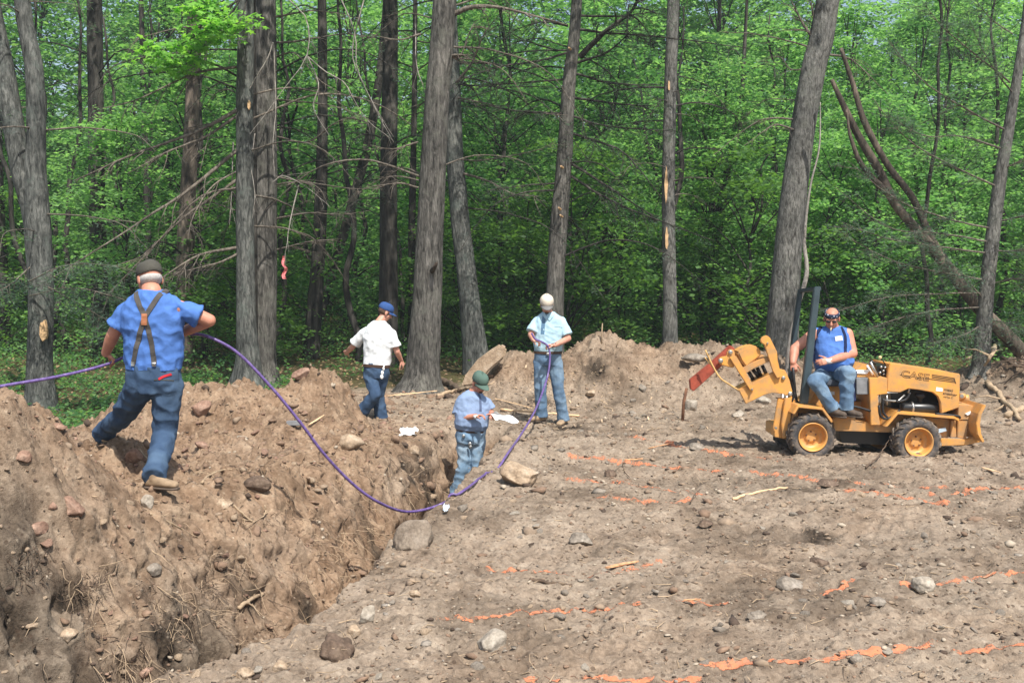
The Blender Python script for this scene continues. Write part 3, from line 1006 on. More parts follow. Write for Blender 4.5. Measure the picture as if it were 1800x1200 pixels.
# dead twisted stems leaning from the right
td, pd_ = make_trunk('dead_leaning_tree', 'twisted brown dead stem leaning left from behind the right conifer',
                     [(1830, 668, 27), (1780, 600, 25), (1720, 540, 23), (1665, 470, 21), (1625, 420, 17), (1575, 360, 15), (1545, 300, 15), (1510, 240, 13), (1485, 190, 11), (1462, 140, 7)], 18.6, B_red, None, sides=12, rough=0.12)
trunk_mb(px_path([(1690, 500, 16), (1640, 425, 14), (1605, 350, 12), (1560, 290, 11), (1520, 215, 11), (1500, 150, 9), (1478, 85, 6)], 18.7, 34, ground=False), 10, 0.1, 5).build('second_stem', B_red, td, smooth=True)
limb(td, [tuple(P(u, v, 18.4)) for u, v in [(1560, 340), (1515, 290), (1495, 240), (1490, 190)]], 0.06, 77, B_red, 4, 0.3)
ts, ps = make_trunk('sapling', 'thin pale bent sapling beside the big leaning trunk behind the driver',
                    [(1384, 648, 13), (1390, 600, 11), (1402, 540, 9), (1418, 480, 8), (1414, 420, 6), (1424, 330, 4), (1440, 260, 3), (1442, 180, 2)], 17.6, B_pale, None, sides=8, rough=0.03)

# dark trunks inside the wood
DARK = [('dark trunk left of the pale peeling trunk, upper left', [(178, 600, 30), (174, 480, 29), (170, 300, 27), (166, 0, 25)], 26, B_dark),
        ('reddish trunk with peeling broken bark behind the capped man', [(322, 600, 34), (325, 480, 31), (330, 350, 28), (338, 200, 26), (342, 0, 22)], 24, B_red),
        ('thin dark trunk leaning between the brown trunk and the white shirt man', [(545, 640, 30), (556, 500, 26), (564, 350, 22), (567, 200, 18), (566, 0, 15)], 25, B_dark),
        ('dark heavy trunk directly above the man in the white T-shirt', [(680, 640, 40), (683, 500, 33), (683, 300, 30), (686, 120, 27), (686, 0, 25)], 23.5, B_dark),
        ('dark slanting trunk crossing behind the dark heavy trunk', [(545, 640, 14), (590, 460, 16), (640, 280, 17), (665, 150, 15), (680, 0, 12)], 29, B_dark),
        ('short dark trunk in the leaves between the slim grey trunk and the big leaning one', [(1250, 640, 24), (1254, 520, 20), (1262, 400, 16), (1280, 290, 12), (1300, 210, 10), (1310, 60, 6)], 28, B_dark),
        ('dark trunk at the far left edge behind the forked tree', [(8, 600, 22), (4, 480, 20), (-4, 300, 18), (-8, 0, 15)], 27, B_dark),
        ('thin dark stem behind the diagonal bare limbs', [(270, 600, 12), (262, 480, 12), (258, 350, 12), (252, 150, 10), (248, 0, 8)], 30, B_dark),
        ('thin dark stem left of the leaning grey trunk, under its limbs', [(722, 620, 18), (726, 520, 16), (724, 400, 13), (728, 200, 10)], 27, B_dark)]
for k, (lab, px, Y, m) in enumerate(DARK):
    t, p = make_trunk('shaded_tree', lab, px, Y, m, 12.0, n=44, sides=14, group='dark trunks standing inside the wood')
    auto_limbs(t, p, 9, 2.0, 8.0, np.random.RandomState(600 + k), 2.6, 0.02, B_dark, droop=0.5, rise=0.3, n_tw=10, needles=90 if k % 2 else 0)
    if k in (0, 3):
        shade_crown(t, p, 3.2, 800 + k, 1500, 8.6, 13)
for k, (t, p) in enumerate(((t45, p4), (t5, p5), (t8, p8), (t9, p9), (t10, p10), (t11, p11), (t12, p12))):
    shade_crown(t, p, 3.0, 700 + k, 1300 if k < 3 else 550, 9.0, 13.5)

for k, (t, p, n, L, mt_, z0, z1) in enumerate(((t45, p4, 9, 3.2, B_twig, 2.0, 7.0), (t5, p5, 14, 3.2, B_dark, 2.0, 7.5), (t8, p8, 12, 2.6, B_twig, 3.6, 7.5), (t9, p9, 12, 2.8, B_dark, 2.5, 7.5), (t10, p10, 12, 2.6, B_dark, 2.2, 6.5), (t12, p12, 5, 2.0, B_twig, 4.5, 7.5), (t11, p11, 8, 1.8, B_dark, 2.5, 7.0))):
    auto_limbs(t, p, n, z0, z1, np.random.RandomState(900 + k), L, 0.02, mt_, az=[0.2, 3.0, 1.6, 2.6, 0.6], droop=0.45, rise=0.25, n_tw=12, needles=110 if k in (1, 3, 4) else 0)

# ---- leafy trees of the wood (prototypes with shared meshes)


def leafy_proto(seed, h, r, z0, n_spray, per, size, mat, trunk_r=0.09):
    rng = np.random.RandomState(seed)
    root = empty('leafy_tree', (0, 0, 0))
    n = 16
    path = np.zeros((n, 4))
    path[:, 2] = np.linspace(-0.3, h * 0.95, n)
    path[1:, 0] = rng.normal(0, 0.10, n - 1).cumsum()
    path[1:, 1] = rng.normal(0, 0.10, n - 1).cumsum()
    path[:, 3] = np.linspace(trunk_r, 0.015, n)
    mb = trunk_mb(smooth_path(path, 30), 8, 0.04, seed)
    cc = []
    while len(cc) < n_spray:
        z = rng.uniform(z0, h)
        k = (z - z0) / (h - z0)
        rr = r * math.sin(math.pi * min(0.97, 0.22 + 0.75 * k)) ** 0.6
        a = rng.uniform(0, 2 * math.pi)
        q = rr * math.sqrt(rng.uniform(0.02, 1))
        zi = int(np.clip(z / h * (n - 1), 0, n - 1))
        cc.append((path[zi, 0] + math.cos(a) * q, path[zi, 1] + math.sin(a) * q, z, a))
    cc = np.array(cc)
    Vs = []
    for k, c in enumerate(cc):
        m = int(per * rng.uniform(0.5, 1.5))
        rad = rng.uniform(0.28, 0.66)
        L = rng.normal(0, 1, (m, 3)) * np.array([rad, rad * 0.55, 0.07])
        ca, sa = math.cos(c[3]), math.sin(c[3])
        X = L[:, 0] * ca - L[:, 1] * sa
        Y = L[:, 0] * sa + L[:, 1] * ca
        Vs.append(np.stack([c[0] + X, c[1] + Y, c[2] + L[:, 2] - 0.18 * L[:, 0]], -1))
        if k % 4 == 0:
            zi = int(np.clip((c[2] - 0.6) / h * (n - 1), 0, n - 1))
            s = path[zi, :3]
            mid = (s + c[:3]) / 2 + np.array([0, 0, 0.1])
            mb.tube([s, mid, c[:3]], [0.022, 0.014, 0.006], 4, False)
    C = np.concatenate(Vs)
    V, F = leaf_quads(C, size, rng, 0.42)
    tr = mb.build('trunk', B_dark, root, smooth=True)
    cr = link('crown', np_mesh('crown', V, F, [mat]), root)
    return root


random.seed(5)
protos = [leafy_proto(1, 9.5, 2.7, 0.9, 150, 74, 0.15, L_green), leafy_proto(2, 8.0, 2.5, 0.5, 130, 74, 0.145, L_green), leafy_proto(3, 11.5, 3.0, 1.5, 165, 74, 0.16, L_green),
          leafy_proto(4, 6.5, 2.2, 0.3, 100, 74, 0.14, L_bright, 0.05), leafy_proto(5, 4.2, 1.8, 0.15, 70, 74, 0.13, L_dark, 0.04), leafy_proto(6, 10.5, 2.8, 0.8, 150, 76, 0.165, L_bright)]
LAB = ['leafy young broadleaf tree of the wood behind the clearing', 'bright yellow green leafy tree of the wood', 'low dark green leafy sapling under the taller trees']
GRP = ['leafy trees filling the wood behind the clearing', 'bright green leafy trees filling the wood', 'low dark saplings under the taller trees']
KIND = [0, 0, 0, 1, 2, 1]
used = [False] * 6


def plant(k, x, y, s, rz):
    src = protos[k]
    if used[k]:
        r = src.copy()
        COL.objects.link(r)
        for ch in src.children:
            c = ch.copy()
            COL.objects.link(c)
            c.parent = r
    else:
        r = src
        used[k] = True
    r.location = (x, y, Hs(x, y, False))
    r.rotation_euler = (0, 0, rz)
    r.scale = (s, s, s)
    setp(r, LAB[KIND[k]], 'tree', GRP[KIND[k]])


spots = []
for row, (Y, step, ks) in enumerate(((25.5, 3.6, (4, 3, 4)), (28.5, 3.0, (1, 4, 3, 0)), (33.0, 3.3, (0, 1, 5, 2)), (38.5, 3.6, (2, 5, 0, 1)), (45.0, 4.0, (0, 2, 5)), (50.0, 4.2, (2, 2, 0)), (57.0, 4.2, (2, 5, 0)))):
    hw = Y * 0.53 + 1.5
    x = -hw + random.random() * step
    while x < hw:
        k = random.choice(ks)
        spots.append((k, x + random.uniform(-0.8, 0.8), Y + random.uniform(-1.4, 1.4), random.uniform(0.85, 1.2) * (1.0 if Y < 40 else 1.35 if Y < 52 else 1.6), random.uniform(0, 6.28)))
        x += step * random.uniform(0.8, 1.25)
for x in np.arange(0.5, 14.5, 2.1):
    spots.append((3, x + random.uniform(-0.5, 0.5), 26.5 + random.uniform(-1, 1.2), random.uniform(0.8, 1.1), random.uniform(0, 6)))
spots += [(2, 7.9, 44, 1.55, 1.0), (0, 6.7, 48, 1.9, 2.0), (2, 9.2, 50, 1.7, 3.0), (2, 8.4, 56, 1.7, 4.0)]
for k, x, y, s, rz in spots:
    if y < 27 and -6 < x < 2 and k != 4:
        k = 4
    plant(k, x, y, s, rz)

# ---- thin dark stems standing among the leaves
rs = np.random.RandomState(44)
stem_protos = []
for k in range(5):
    root = empty('thin_stem', (0, 0, 0))
    path = np.zeros((14, 4))
    path[:, 2] = np.linspace(-0.3, 9.5, 14)
    path[1:, 0] = rs.normal(0, 0.13, 13).cumsum() + np.linspace(0, rs.normal(0, 0.8), 13)
    path[1:, 1] = rs.normal(0, 0.1, 13).cumsum()
    path[:, 3] = np.linspace(rs.uniform(0.05, 0.10), 0.02, 14)
    mb = trunk_mb(smooth_path(path, 30), 8, 0.06, k)
    sp = smooth_path(path, 30)
    twigs(mb, sp[6:, :3], 0.03, rs, 16, 1.5, 0.1, True, 4)
    mb.build('trunk', B_dark, root, smooth=True)
    stem_protos.append(root)
for k in range(28):
    src = stem_protos[k % 5]
    Y = rs.uniform(23, 36)
    X = rs.uniform(-0.5, 0.5) * Y
    if k < 5:
        r = src
    else:
        r = src.copy()
        COL.objects.link(r)
        for ch in src.children:
            c = ch.copy()
            COL.objects.link(c)
            c.parent = r
    r.location = (X, Y, Hs(X, Y, False))
    r.rotation_euler = (rs.normal(0, 0.05), rs.normal(0, 0.05), rs.uniform(0, 6.28))
    setp(r, 'thin dark bare stem standing among the leaves of the wood', 'tree', 'thin dark stems among the leaves')

# ---- far wood on the hillside, seen only as a mass
rng = np.random.RandomState(99)
N = 1500
fy = rng.uniform(60, 125, N)
fx = rng.uniform(-0.62, 0.62, N) * fy
fz = H(fx, fy, False)
Cs = []
for k in range(N):
    m = 85
    hh = rng.uniform(5, 11)
    q = rng.normal(0, 1, (m, 3)) * np.array([1.7, 1.7, hh * 0.28]) + np.array([fx[k], fy[k], fz[k] + hh * 0.55])
    Cs.append(q)
V, F = leaf_quads(np.concatenate(Cs), 0.55, rng, 0.6)
link('far_wood', np_mesh('far_wood', V, F, [L_green]), kind='stuff', label='far green wood rising on the hillside behind the nearer trees')

# ---- low growth on the floor of the wood
rng = np.random.RandomState(17)
Cs = []
for k in range(1500):
    y = rng.uniform(19.5, 42)
    x = rng.uniform(-0.56, 0.56) * y
    if y < 23 and x > -7.5 and rng.rand() < 0.75:
        continue
    h = rng.uniform(0.08, 0.5) * (1 if y < 26 else 2.6)
    m = rng.randint(20, 75)
    c = np.array([x, y, Hs(x, y, False)])
    q = rng.normal(0, 1, (m, 3)) * np.array([0.28, 0.28, 0.12]) * (1 if y < 26 else 1.8) + c
    q[:, 2] = c[2] + np.abs(q[:, 2] - c[2]) + h * rng.rand(m)
    Cs.append(q)
for k in range(330):     # greener patch at the left edge
    x, y = rng.uniform(-10.5, -4.2), rng.uniform(12.5, 21)
    if -0.56 * y > x or Hs(x, y, False) > 0.28:
        continue
    c = np.array([x, y, Hs(x, y, False)])
    m = rng.randint(10, 45)
    q = rng.normal(0, 1, (m, 3)) * np.array([0.22, 0.22, 0.05]) + c
    q[:, 2] = c[2] + np.abs(q[:, 2] - c[2]) + 0.03
    Cs.append(q)
V, F = leaf_quads(np.concatenate(Cs), 0.085, rng, 0.5)
link('undergrowth', np_mesh('undergrowth', V, F, [L_green]), kind='stuff', label='low green plants covering the floor of the wood')

# ---- fallen leaves
rng = np.random.RandomState(23)
n = 15000
y = rng.uniform(15, 36, n)
x = rng.uniform(-0.55, 0.45, n) * y
z = H(x, y, False)
ok = ((y > 19.3) | (x < -5.0)) & (z < 0.35)
C = np.stack([x, y, z + 0.02], -1)[ok]
V, F = leaf_quads(C, 0.075, rng, 0.35, 0.7)
m_lit = simple('dead_leaves', (0.24, 0.155, 0.085), 0.9, var=0.5, scale=3.0)
link('leaf_litter', np_mesh('leaf_litter', V, F, [m_lit]), kind='stuff', label='brown fallen leaves on the floor of the wood')

# ---- the bright maple spray hanging into the picture, upper left
mt = empty('maple_tree', tuple(P(330, 640, 15.0)) if False else (-5.2, 15.2, Hs(-5.2, 15.2, False)), 'bright yellow green maple boughs hanging in the upper left, in front of the darker wood', 'tree')
rng = np.random.RandomState(31)
mb = MB()
tips = []
base = P(447, 640, 19.65)
mt.location = (base.x, base.y, Hs(base.x, base.y, False))
for k, q in enumerate([[(440, -30), (400, 30), (350, 60), (300, 85), (235, 90)], [(440, -30), (420, 40), (370, 40), (400, 60)], [(420, 0), (350, 50), (330, 110), (300, 120)], [(450, -40), (380, 10), (360, 20), (330, 15)],
                       [(420, 0), (390, 60), (345, 90), (320, 130)], [(440, -30), (395, 30), (410, 45), (420, 45)]]):
    path = smooth_path([tuple(P(u, v, 17.9 - 0.1 * j + 0.14 * k)) for j, (u, v) in enumerate(q)], 16)
    mb.tube(path, np.linspace(0.016, 0.004, 16), 5, False)
    for j in range(6, 16):
        tips.append(path[j])
        for s in range(2):
            d = rng.normal(0, 0.16, 3) * np.array([1, 1, 0.6])
            mb.tube([path[j], path[j] + d * 0.5 + [0, 0, 0.02], path[j] + d], [0.004, 0.003, 0.002], 3, False)
            tips.append(path[j] + d)
mb.tube([tuple(mt.location - Vector((0, 0, 0.2))), tuple(P(447, 400, 19.6)), tuple(P(446, 100, 19.6)), tuple(P(446, -60, 19.3)), tuple(P(445, -70, 18.6)), tuple(P(438, -20, 18.0))], [0.06, 0.055, 0.045, 0.035, 0.025, 0.014], 8)
mb.build('trunk', B_dark, mt, smooth=True)
T = np.array(tips)
C = T[rng.randint(0, len(T), 950)] + rng.normal(0, 0.11, (950, 3)) * np.array([1, 1, 0.55])
# five-lobed leaf outline
lob = []
for k in range(10):
    a = 2 * math.pi * k / 10
    rr = (1.0, 0.42, 0.95, 0.4, 0.75, 0.32, 0.75, 0.4, 0.95, 0.42)[k]
    lob.append((math.cos(a) * rr, math.sin(a) * rr))
Vs, Fs = [], []
for c in C:
    nrm = Vector((rng.normal(0, 0.45), rng.normal(-0.35, 0.45), 1)).normalized()
    q = nrm.to_track_quat('Z', 'Y').to_matrix() @ Matrix.Rotation(rng.uniform(0, 6.28), 3, 'Z')
    s = 0.088 * rng.uniform(0.7, 1.3)
    b0 = len(Vs)
    for (a, b) in lob:
        Vs.append(tuple(q @ Vector((a * s, b * s, -0.2 * s * (a * a + b * b))) + Vector(c)))
    Fs.append(tuple(range(b0, b0 + 10)))
L_maple = leaf_material('maple_leaves', [(0.0, (0.12, 0.31, 0.045)), (1.0, (0.25, 0.50, 0.09))], (2.0, 1.9, 1.2), 0.5)
link('crown', np_mesh('crown', np.array(Vs) - np.array(mt.location), Fs, [L_maple]), mt)
# ================================================================= the ride-on trencher
def paint_mat(name, col, rough=0.42, dirt_amt=0.35):
    return simple(name, col, rough, var=0.10, scale=5, bmp=0.05, bdist=0.003, spec=0.5, dirt=(0.30, 0.215, 0.13), dirt_amt=dirt_amt, dscale=7)


M_yel = paint_mat('ochre_paint', (0.70, 0.325, 0.065), 0.45, 0.8)
M_yel2 = paint_mat('ochre_paint_dusty', (0.60, 0.28, 0.065), 0.6, 1.0)
M_rops = simple('blue_grey_steel', (0.040, 0.062, 0.072), 0.5, var=0.2, scale=8, bmp=0.05)
M_red = simple('rust_red_paint', (0.30, 0.058, 0.030), 0.7, var=0.35, scale=14, bmp=0.3)
M_rub = simple('tyre_rubber', (0.040, 0.042, 0.046), 0.85, var=0.3, scale=10, bmp=0.2, dirt=(0.25, 0.19, 0.14), dirt_amt=0.75, dscale=16)
M_tread = simple('dusty_tread_rubber', (0.085, 0.072, 0.058), 0.95, var=0.4, scale=20, bmp=0.4, dirt=(0.27, 0.205, 0.15), dirt_amt=0.8, dscale=18)
M_blk = simple('black_iron', (0.012, 0.013, 0.014), 0.35, var=0.2, spec=0.6)
M_hose = simple('black_hose', (0.014, 0.014, 0.015), 0.55)
M_steel = simple('bright_steel', (0.42, 0.42, 0.40), 0.4, metal=0.8, var=0.1)
M_grey = simple('grey_box_paint', (0.20, 0.205, 0.21), 0.6)
M_white = simple('white_label', (0.78, 0.78, 0.76), 0.6, var=0.05, bmp=0)
M_vinyl = simple('seat_vinyl', (0.07, 0.08, 0.10), 0.45)
M_decal = simple('brown_lettering', (0.075, 0.045, 0.02), 0.6, bmp=0)
M_rust = simple('rusty_steel', (0.16, 0.075, 0.04), 0.85, var=0.5, scale=20)

YN, YF = 12.2, 13.12
_c = P(1515, 806, 12.65)
tr = empty('ride_on_trencher', (_c.x, _c.y, Hs(_c.x, _c.y, False)), 'small ochre yellow ride on trencher with a raised digging boom and black roll bar', 'trencher')
for _y in (YN, YF):
    pass


def part(name, mat, mb, parent=tr, bevel=0.006, smooth=False):
    return mb.build(name, mat, parent, bevel=bevel, smooth=smooth)


def wheel(u, v, Y, rt, wd, side, steer=0.0):
    c = P(u, v, Y)
    gz = Hs(c.x, c.y)
    w = empty('wheel', c - tr.location)
    w.parent = tr
    ax = Vector((math.sin(steer), side * math.cos(steer), 0)).normalized()
    q = ax.to_track_quat('Z', 'Y').to_matrix()
    h = wd / 2
    t = MB()
    t.lathe([(rt * 0.60, -h * 0.82), (rt * 0.74, -h * 1.0), (rt * 0.88, -h * 0.98), (rt * 0.94, -h * 0.72), (rt * 0.955, 0), (rt * 0.94, h * 0.72), (rt * 0.88, h * 0.98), (rt * 0.74, h * 1.0), (rt * 0.60, h * 0.82), (rt * 0.57, h * 0.5), (rt * 0.57, -h * 0.5), (rt * 0.60, -h * 0.82)], c, ax, 56)
    t.build('tyre', M_rub, w, smooth=True)
    l = MB()
    n = 17
    for i in range(n):
        for s in (-1, 1):
            a0 = 2 * math.pi * (i + (0.5 if s > 0 else 0)) / n
            # a bar lug from the shoulder to the centre line, swept back
            pts = []
            for k in range(5):
                f = k / 4
                a = a0 + 0.26 * f
                hh = s * h * (1.02 - 1.0 * f)
                rr_o = rt * (0.985 + 0.015 * min(1, f * 4)) if k else rt * 0.93
                da = 0.052
                for (r_, dd) in ((rt * 0.86 if k == 0 else rt * 0.93, -da), (rr_o, -da * 0.8), (rr_o, da * 0.8), (rt * 0.86 if k == 0 else rt * 0.93, da)):
                    p = q @ Vector((r_ * math.cos(a + dd), r_ * math.sin(a + dd), hh)) + c
                    pts.append(tuple(p))
            F = [(0, 3, 2, 1), (16, 17, 18, 19)]
            for k in range(4):
                for j in range(4):
                    a_, b_ = k * 4 + j, k * 4 + (j + 1) % 4
                    F.append((a_, b_, b_ + 4, a_ + 4))
            l.add(pts, F)
    l.build('tread', M_tread, w)
    r = MB()
    R = rt * 0.60
    r.lathe([(R * 1.02, h * 0.86), (R * 1.02, h * 0.98), (R * 0.95, h * 0.97), (R * 0.90, h * 0.70), (R * 0.86, h * 0.25), (R * 0.80, 0.0), (R * 0.45, -h * 0.02), (R * 0.42, h * 0.12), (R * 0.30, h * 0.14), (0.001, h * 0.14)], c, ax, 40)
    r.lathe([(R * 1.02, -h * 0.86), (R * 0.9, -h * 0.6), (R * 0.8, -0.02)], c, ax, 40)
    r.build('rim', M_yel, w, smooth=True)
    b = MB()
    for i in range(5):
        a = 2 * math.pi * i / 5 + 0.4
        p = q @ Vector((R * 0.34 * math.cos(a), R * 0.34 * math.sin(a), h * 0.16)) + c
        b.lathe([(0.001, 0.012), (0.010, 0.012), (0.010, -0.006), (0.001, -0.006)], p, ax, 6)
    b.build('wheel_bolts', M_rust, w)
    return w


RT = 0.272
wheel(1425, 766, YN + 0.11, RT, 0.21, -1)
wheel(1609, 775, YN + 0.02, RT * 1.01, 0.21, -1, 0.06)
wheel(1397, 757, YF, RT, 0.21, 1)
wheel(1544, 762, YF - 0.1, RT * 1.01, 0.21, 1)
ax_ = MB()
for (u0, v0, Y0, u1, v1, Y1) in ((1425, 766, YN + .1, 1397, 757, YF), (1609, 775, YN + .05, 1544, 762, YF - .1)):
    ax_.tube([P(u0, v0, Y0), P(u1, v1, Y1)], [0.05, 0.05], 10)
    m_ = (P(u0, v0, Y0) + P(u1, v1, Y1)) / 2
    ax_.ball(m_, (0.11, 0.12, 0.10))
ax_.poly([(1474, 755), (1566, 762), (1560, 782), (1480, 778)], 12.45, 12.8)
part('axle', M_blk, ax_, bevel=0)

# main frame
f = MB()
f.poly([(1463, 734), (1504, 732), (1504, 741), (1522, 741), (1540, 747), (1664, 751), (1664, 769), (1568, 760), (1467, 757)], YN + 0.16, YF - 0.2)
f.poly([(1395, 727), (1402, 716), (1402, 748), (1388, 748)], YN + 0.2, YF - 0.15)
part('frame', M_yel2, f)
fd = MB()   # rear fender, a bent plate over the wheel
fd.poly([(1393, 727), (1402, 712), (1447, 716), (1466, 741), (1461, 743), (1445, 720.5), (1404, 716.5), (1397, 728)], YN + 0.0, YN + 0.32)
fd.poly([(1393, 727), (1402, 712), (1447, 716), (1466, 741), (1461, 743), (1445, 720.5), (1404, 716.5), (1397, 728)], YF - 0.14, YF + 0.12)
fd.poly([(1404, 717), (1446, 720), (1446, 726), (1404, 726)], YN + 0.32, YF - 0.14)
part('rear_fender', M_yel, fd)
ff = MB()   # front tray over the wheel
ff.poly([(1577, 723.5), (1679, 732), (1687, 737), (1686, 741), (1678, 736.5), (1579, 728), (1560, 750), (1555, 750)], YN + 0.02, YF - 0.05)
part('front_fender', M_yel, ff)
gd = MB()
gd.poly([(1580, 729), (1676, 737), (1672, 768), (1655, 769), (1645, 745), (1610, 735), (1585, 738), (1566, 759), (1556, 752)], YN + 0.20, YN + 0.26)
part('side_plate', M_yel2, gd, bevel=0.004)

# floor and seat
st_ = MB()
st_.poly([(1405, 718), (1428, 700), (1437, 680), (1476, 678), (1478, 718)], 12.52, 13.0)
part('seat_base', M_yel, st_)
sl = MB()
sl.poly([(1444, 687), (1467, 688), (1467, 694), (1446, 693)], 12.510, 12.5196)
sl.poly([(1446, 703), (1466, 704), (1464, 710), (1448, 708)], 12.510, 12.5196)
part('label', M_white, sl, bevel=0)
se = MB()
se.poly([(1440, 671), (1447, 668), (1492, 669), (1496, 673), (1494, 679), (1440, 679)], 12.42, 12.95)
part('seat', M_vinyl, se, bevel=0.02)
sb = MB()
sb.poly([(1500, 652), (1507, 652), (1505, 705), (1499, 705)], 12.35, 12.9)
part('seat_shroud', simple('navy_panel', (0.02, 0.03, 0.09), 0.5), sb)
fl = MB()
fl.poly([(1466, 718), (1504, 722), (1504, 733), (1468, 735)], YN + 0.06, YF - 0.1)
fl.poly([(1497, 706), (1530, 704), (1530, 722), (1497, 722)], 12.6, 12.9)
part('foot_board', M_yel2, fl)

# grey box and controls
gb_ = MB()
gb_.poly([(1505, 664), (1527, 664), (1527, 693), (1506, 693)], 12.32, 12.8)
part('battery_box', M_grey, gb_)
co_ = MB()
co_.poly([(1528, 664), (1560, 664), (1560, 692), (1543, 694), (1547, 747), (1531, 747)], YN + 0.08, 12.95)
part('side_panel', M_yel, co_)
cc_ = MB()
cc_.poly([(1505, 650), (1520, 640), (1534, 643), (1542, 663), (1505, 663)], 12.38, 12.85)
part('control_console', M_yel, cc_)
cl_ = MB()
cl_.poly([(1504, 650), (1529, 650), (1524, 657), (1504, 656)], 12.365, 12.378)
part('label', M_white, cl_, bevel=0)
for (a, b, m, r) in (((1543, 662), (1530, 636), M_steel, 0.016), ((1534, 658), (1524, 642), M_white, 0.014), ((1538, 640), (1531, 634), M_blk, 0.016), ((1556, 640), (1548, 628), M_hose, 0.007)):
    lv = MB().tube([P(*a, 12.35), P(*b, 12.33)], [r, r * 0.8], 10)
    lv.build('lever', m, tr, smooth=True)
MB().ball(P(1547, 628, 12.33), 0.020).build('lever_knob', simple('tan_knob', (0.62, 0.45, 0.22), 0.5), tr, smooth=True)
vb = MB()
vb.poly([(1541, 643), (1562, 640), (1562, 663), (1541, 662)], 12.5, 12.8)
part('valve_bank', M_blk, vb)
vt = MB()
for (u, v) in ((1549, 645), (1553, 652), (1556, 646), (1554, 658), (1547, 655)):
    vt.ball(P(u, v, 12.48), 0.017, 8, 6)
vt.build('fittings', M_steel, tr, smooth=True)

# bonnet
hd = MB()
hd.poly([(1564, 638.5), (1688, 657), (1686, 716), (1655, 727), (1653, 707), (1649, 697), (1640, 689.5), (1615, 685), (1597, 683), (1582, 690), (1559, 688), (1560, 664)], YN + 0.10, YN + 0.16)
part('bonnet_side', M_yel, hd, bevel=0.008)
ht = MB()
ht.poly([(1564, 639.5), (1687.5, 658), (1686.5, 672), (1564, 655)], YN + 0.165, YF - 0.12)
ht.poly([(1672, 672), (1686.5, 674), (1685, 716), (1672, 722)], YN + 0.165, YF - 0.12)
part('bonnet', M_yel, ht, bevel=0.012)
en = MB()
en.poly([(1566, 674), (1670, 680), (1670, 729), (1566, 722)], 12.62, 12.98)
part('engine_block', M_blk, en)
mf = MB()
mf.lathe([(0.001, 0), (0.045, 0.0), (0.062, 0.02), (0.062, 0.42), (0.045, 0.45), (0.001, 0.45)], P(1583, 716, 12.42), (P(1655, 717, 12.42) - P(1583, 716, 12.42)), 20)
mf.build('muffler', M_blk, tr, smooth=True)
cpp = MB()
cpp.lathe([(0.001, 0.055), (0.05, 0.05), (0.066, 0.03), (0.066, 0.005), (0.03, -0.01), (0.028, -0.08), (0.001, -0.08)], P(1617, 698, 12.42), (0, 0, 1), 20)
cpp.build('air_cleaner', M_hose, tr, smooth=True)
cm = MB()
a0_, a1_ = P(1602, 716, 12.42), P(1605, 716, 12.42)
cm.lathe([(0.066, -0.01), (0.070, -0.01), (0.070, 0.012), (0.066, 0.012)], a0_, (a1_ - a0_), 20)
for q in ([(1546, 693), (1546, 712)], [(1559, 694), (1559, 712)], [(1552, 703), (1578, 705), (1590, 694)], [(1596, 690), (1600, 680)]):
    cm.tube([P(u, v, 12.33) for u, v in q], 0.011, 8)
for q in ([(1541, 690), (1578, 690)], ):
    cm.tube([P(u, v, 12.31) for u, v in q], 0.008, 8)
cm.build('pipe_clamp', M_steel, tr, smooth=True)
for q in ([(1545, 712), (1547, 728), (1556, 736), (1570, 731), (1582, 720)], [(1553, 700), (1552, 722), (1560, 734)], [(1575, 706), (1592, 702), (1600, 690)], [(1644, 727), (1665, 729), (1684, 731), (1688, 735)], [(1490, 712), (1510, 716), (1530, 722)], [(1396, 690), (1402, 706), (1412, 712)], [(1391, 665), (1396, 690), (1392, 706)]):
    MB().tube(smooth_path([tuple(P(u, v, 12.28 if u > 1420 else 12.5)) for u, v in q], 14), 0.014, 8).build('hose', M_hose, tr, smooth=True)

# lettering on the bonnet: set along the slope of its side
sA, sB = P(1581, 651, YN + 0.10), P(1686, 667, YN + 0.10)
sl_dir = (sB - sA).normalized()
sl_ang = math.atan2(sl_dir.z, sl_dir.x)


def text(body, name, u, v, size, mat, dy, ext=0.001, off=0.0, sx=1.0, ang=sl_ang, shear=0.0, outline=None):
    cu = bpy.data.curves.new(name, 'FONT')
    cu.body = body
    cu.size = size
    cu.extrude = ext
    cu.offset = off
    cu.shear = shear
    cu.space_character = 1.0
    if outline:
        cu.fill_mode = 'NONE'
        cu.bevel_depth = outline
        cu.extrude = 0
    tmp = bpy.data.objects.new('tmp', cu)
    COL.objects.link(tmp)
    dg = bpy.context.evaluated_depsgraph_get()
    me = bpy.data.meshes.new_from_object(tmp.evaluated_get(dg))
    bpy.data.objects.remove(tmp)
    me.materials.clear()
    me.materials.append(mat)
    p = P(u, v, YN + 0.10) + Vector((0, -dy, 0))
    Mx = Matrix.Translation(p - tr.location) @ Matrix.Rotation(-ang, 4, 'Y') @ Matrix.Rotation(math.pi / 2, 4, 'X') @ Matrix.Scale(sx, 4, (1, 0, 0))
    me.transform(Mx)
    return link(name, me, tr)


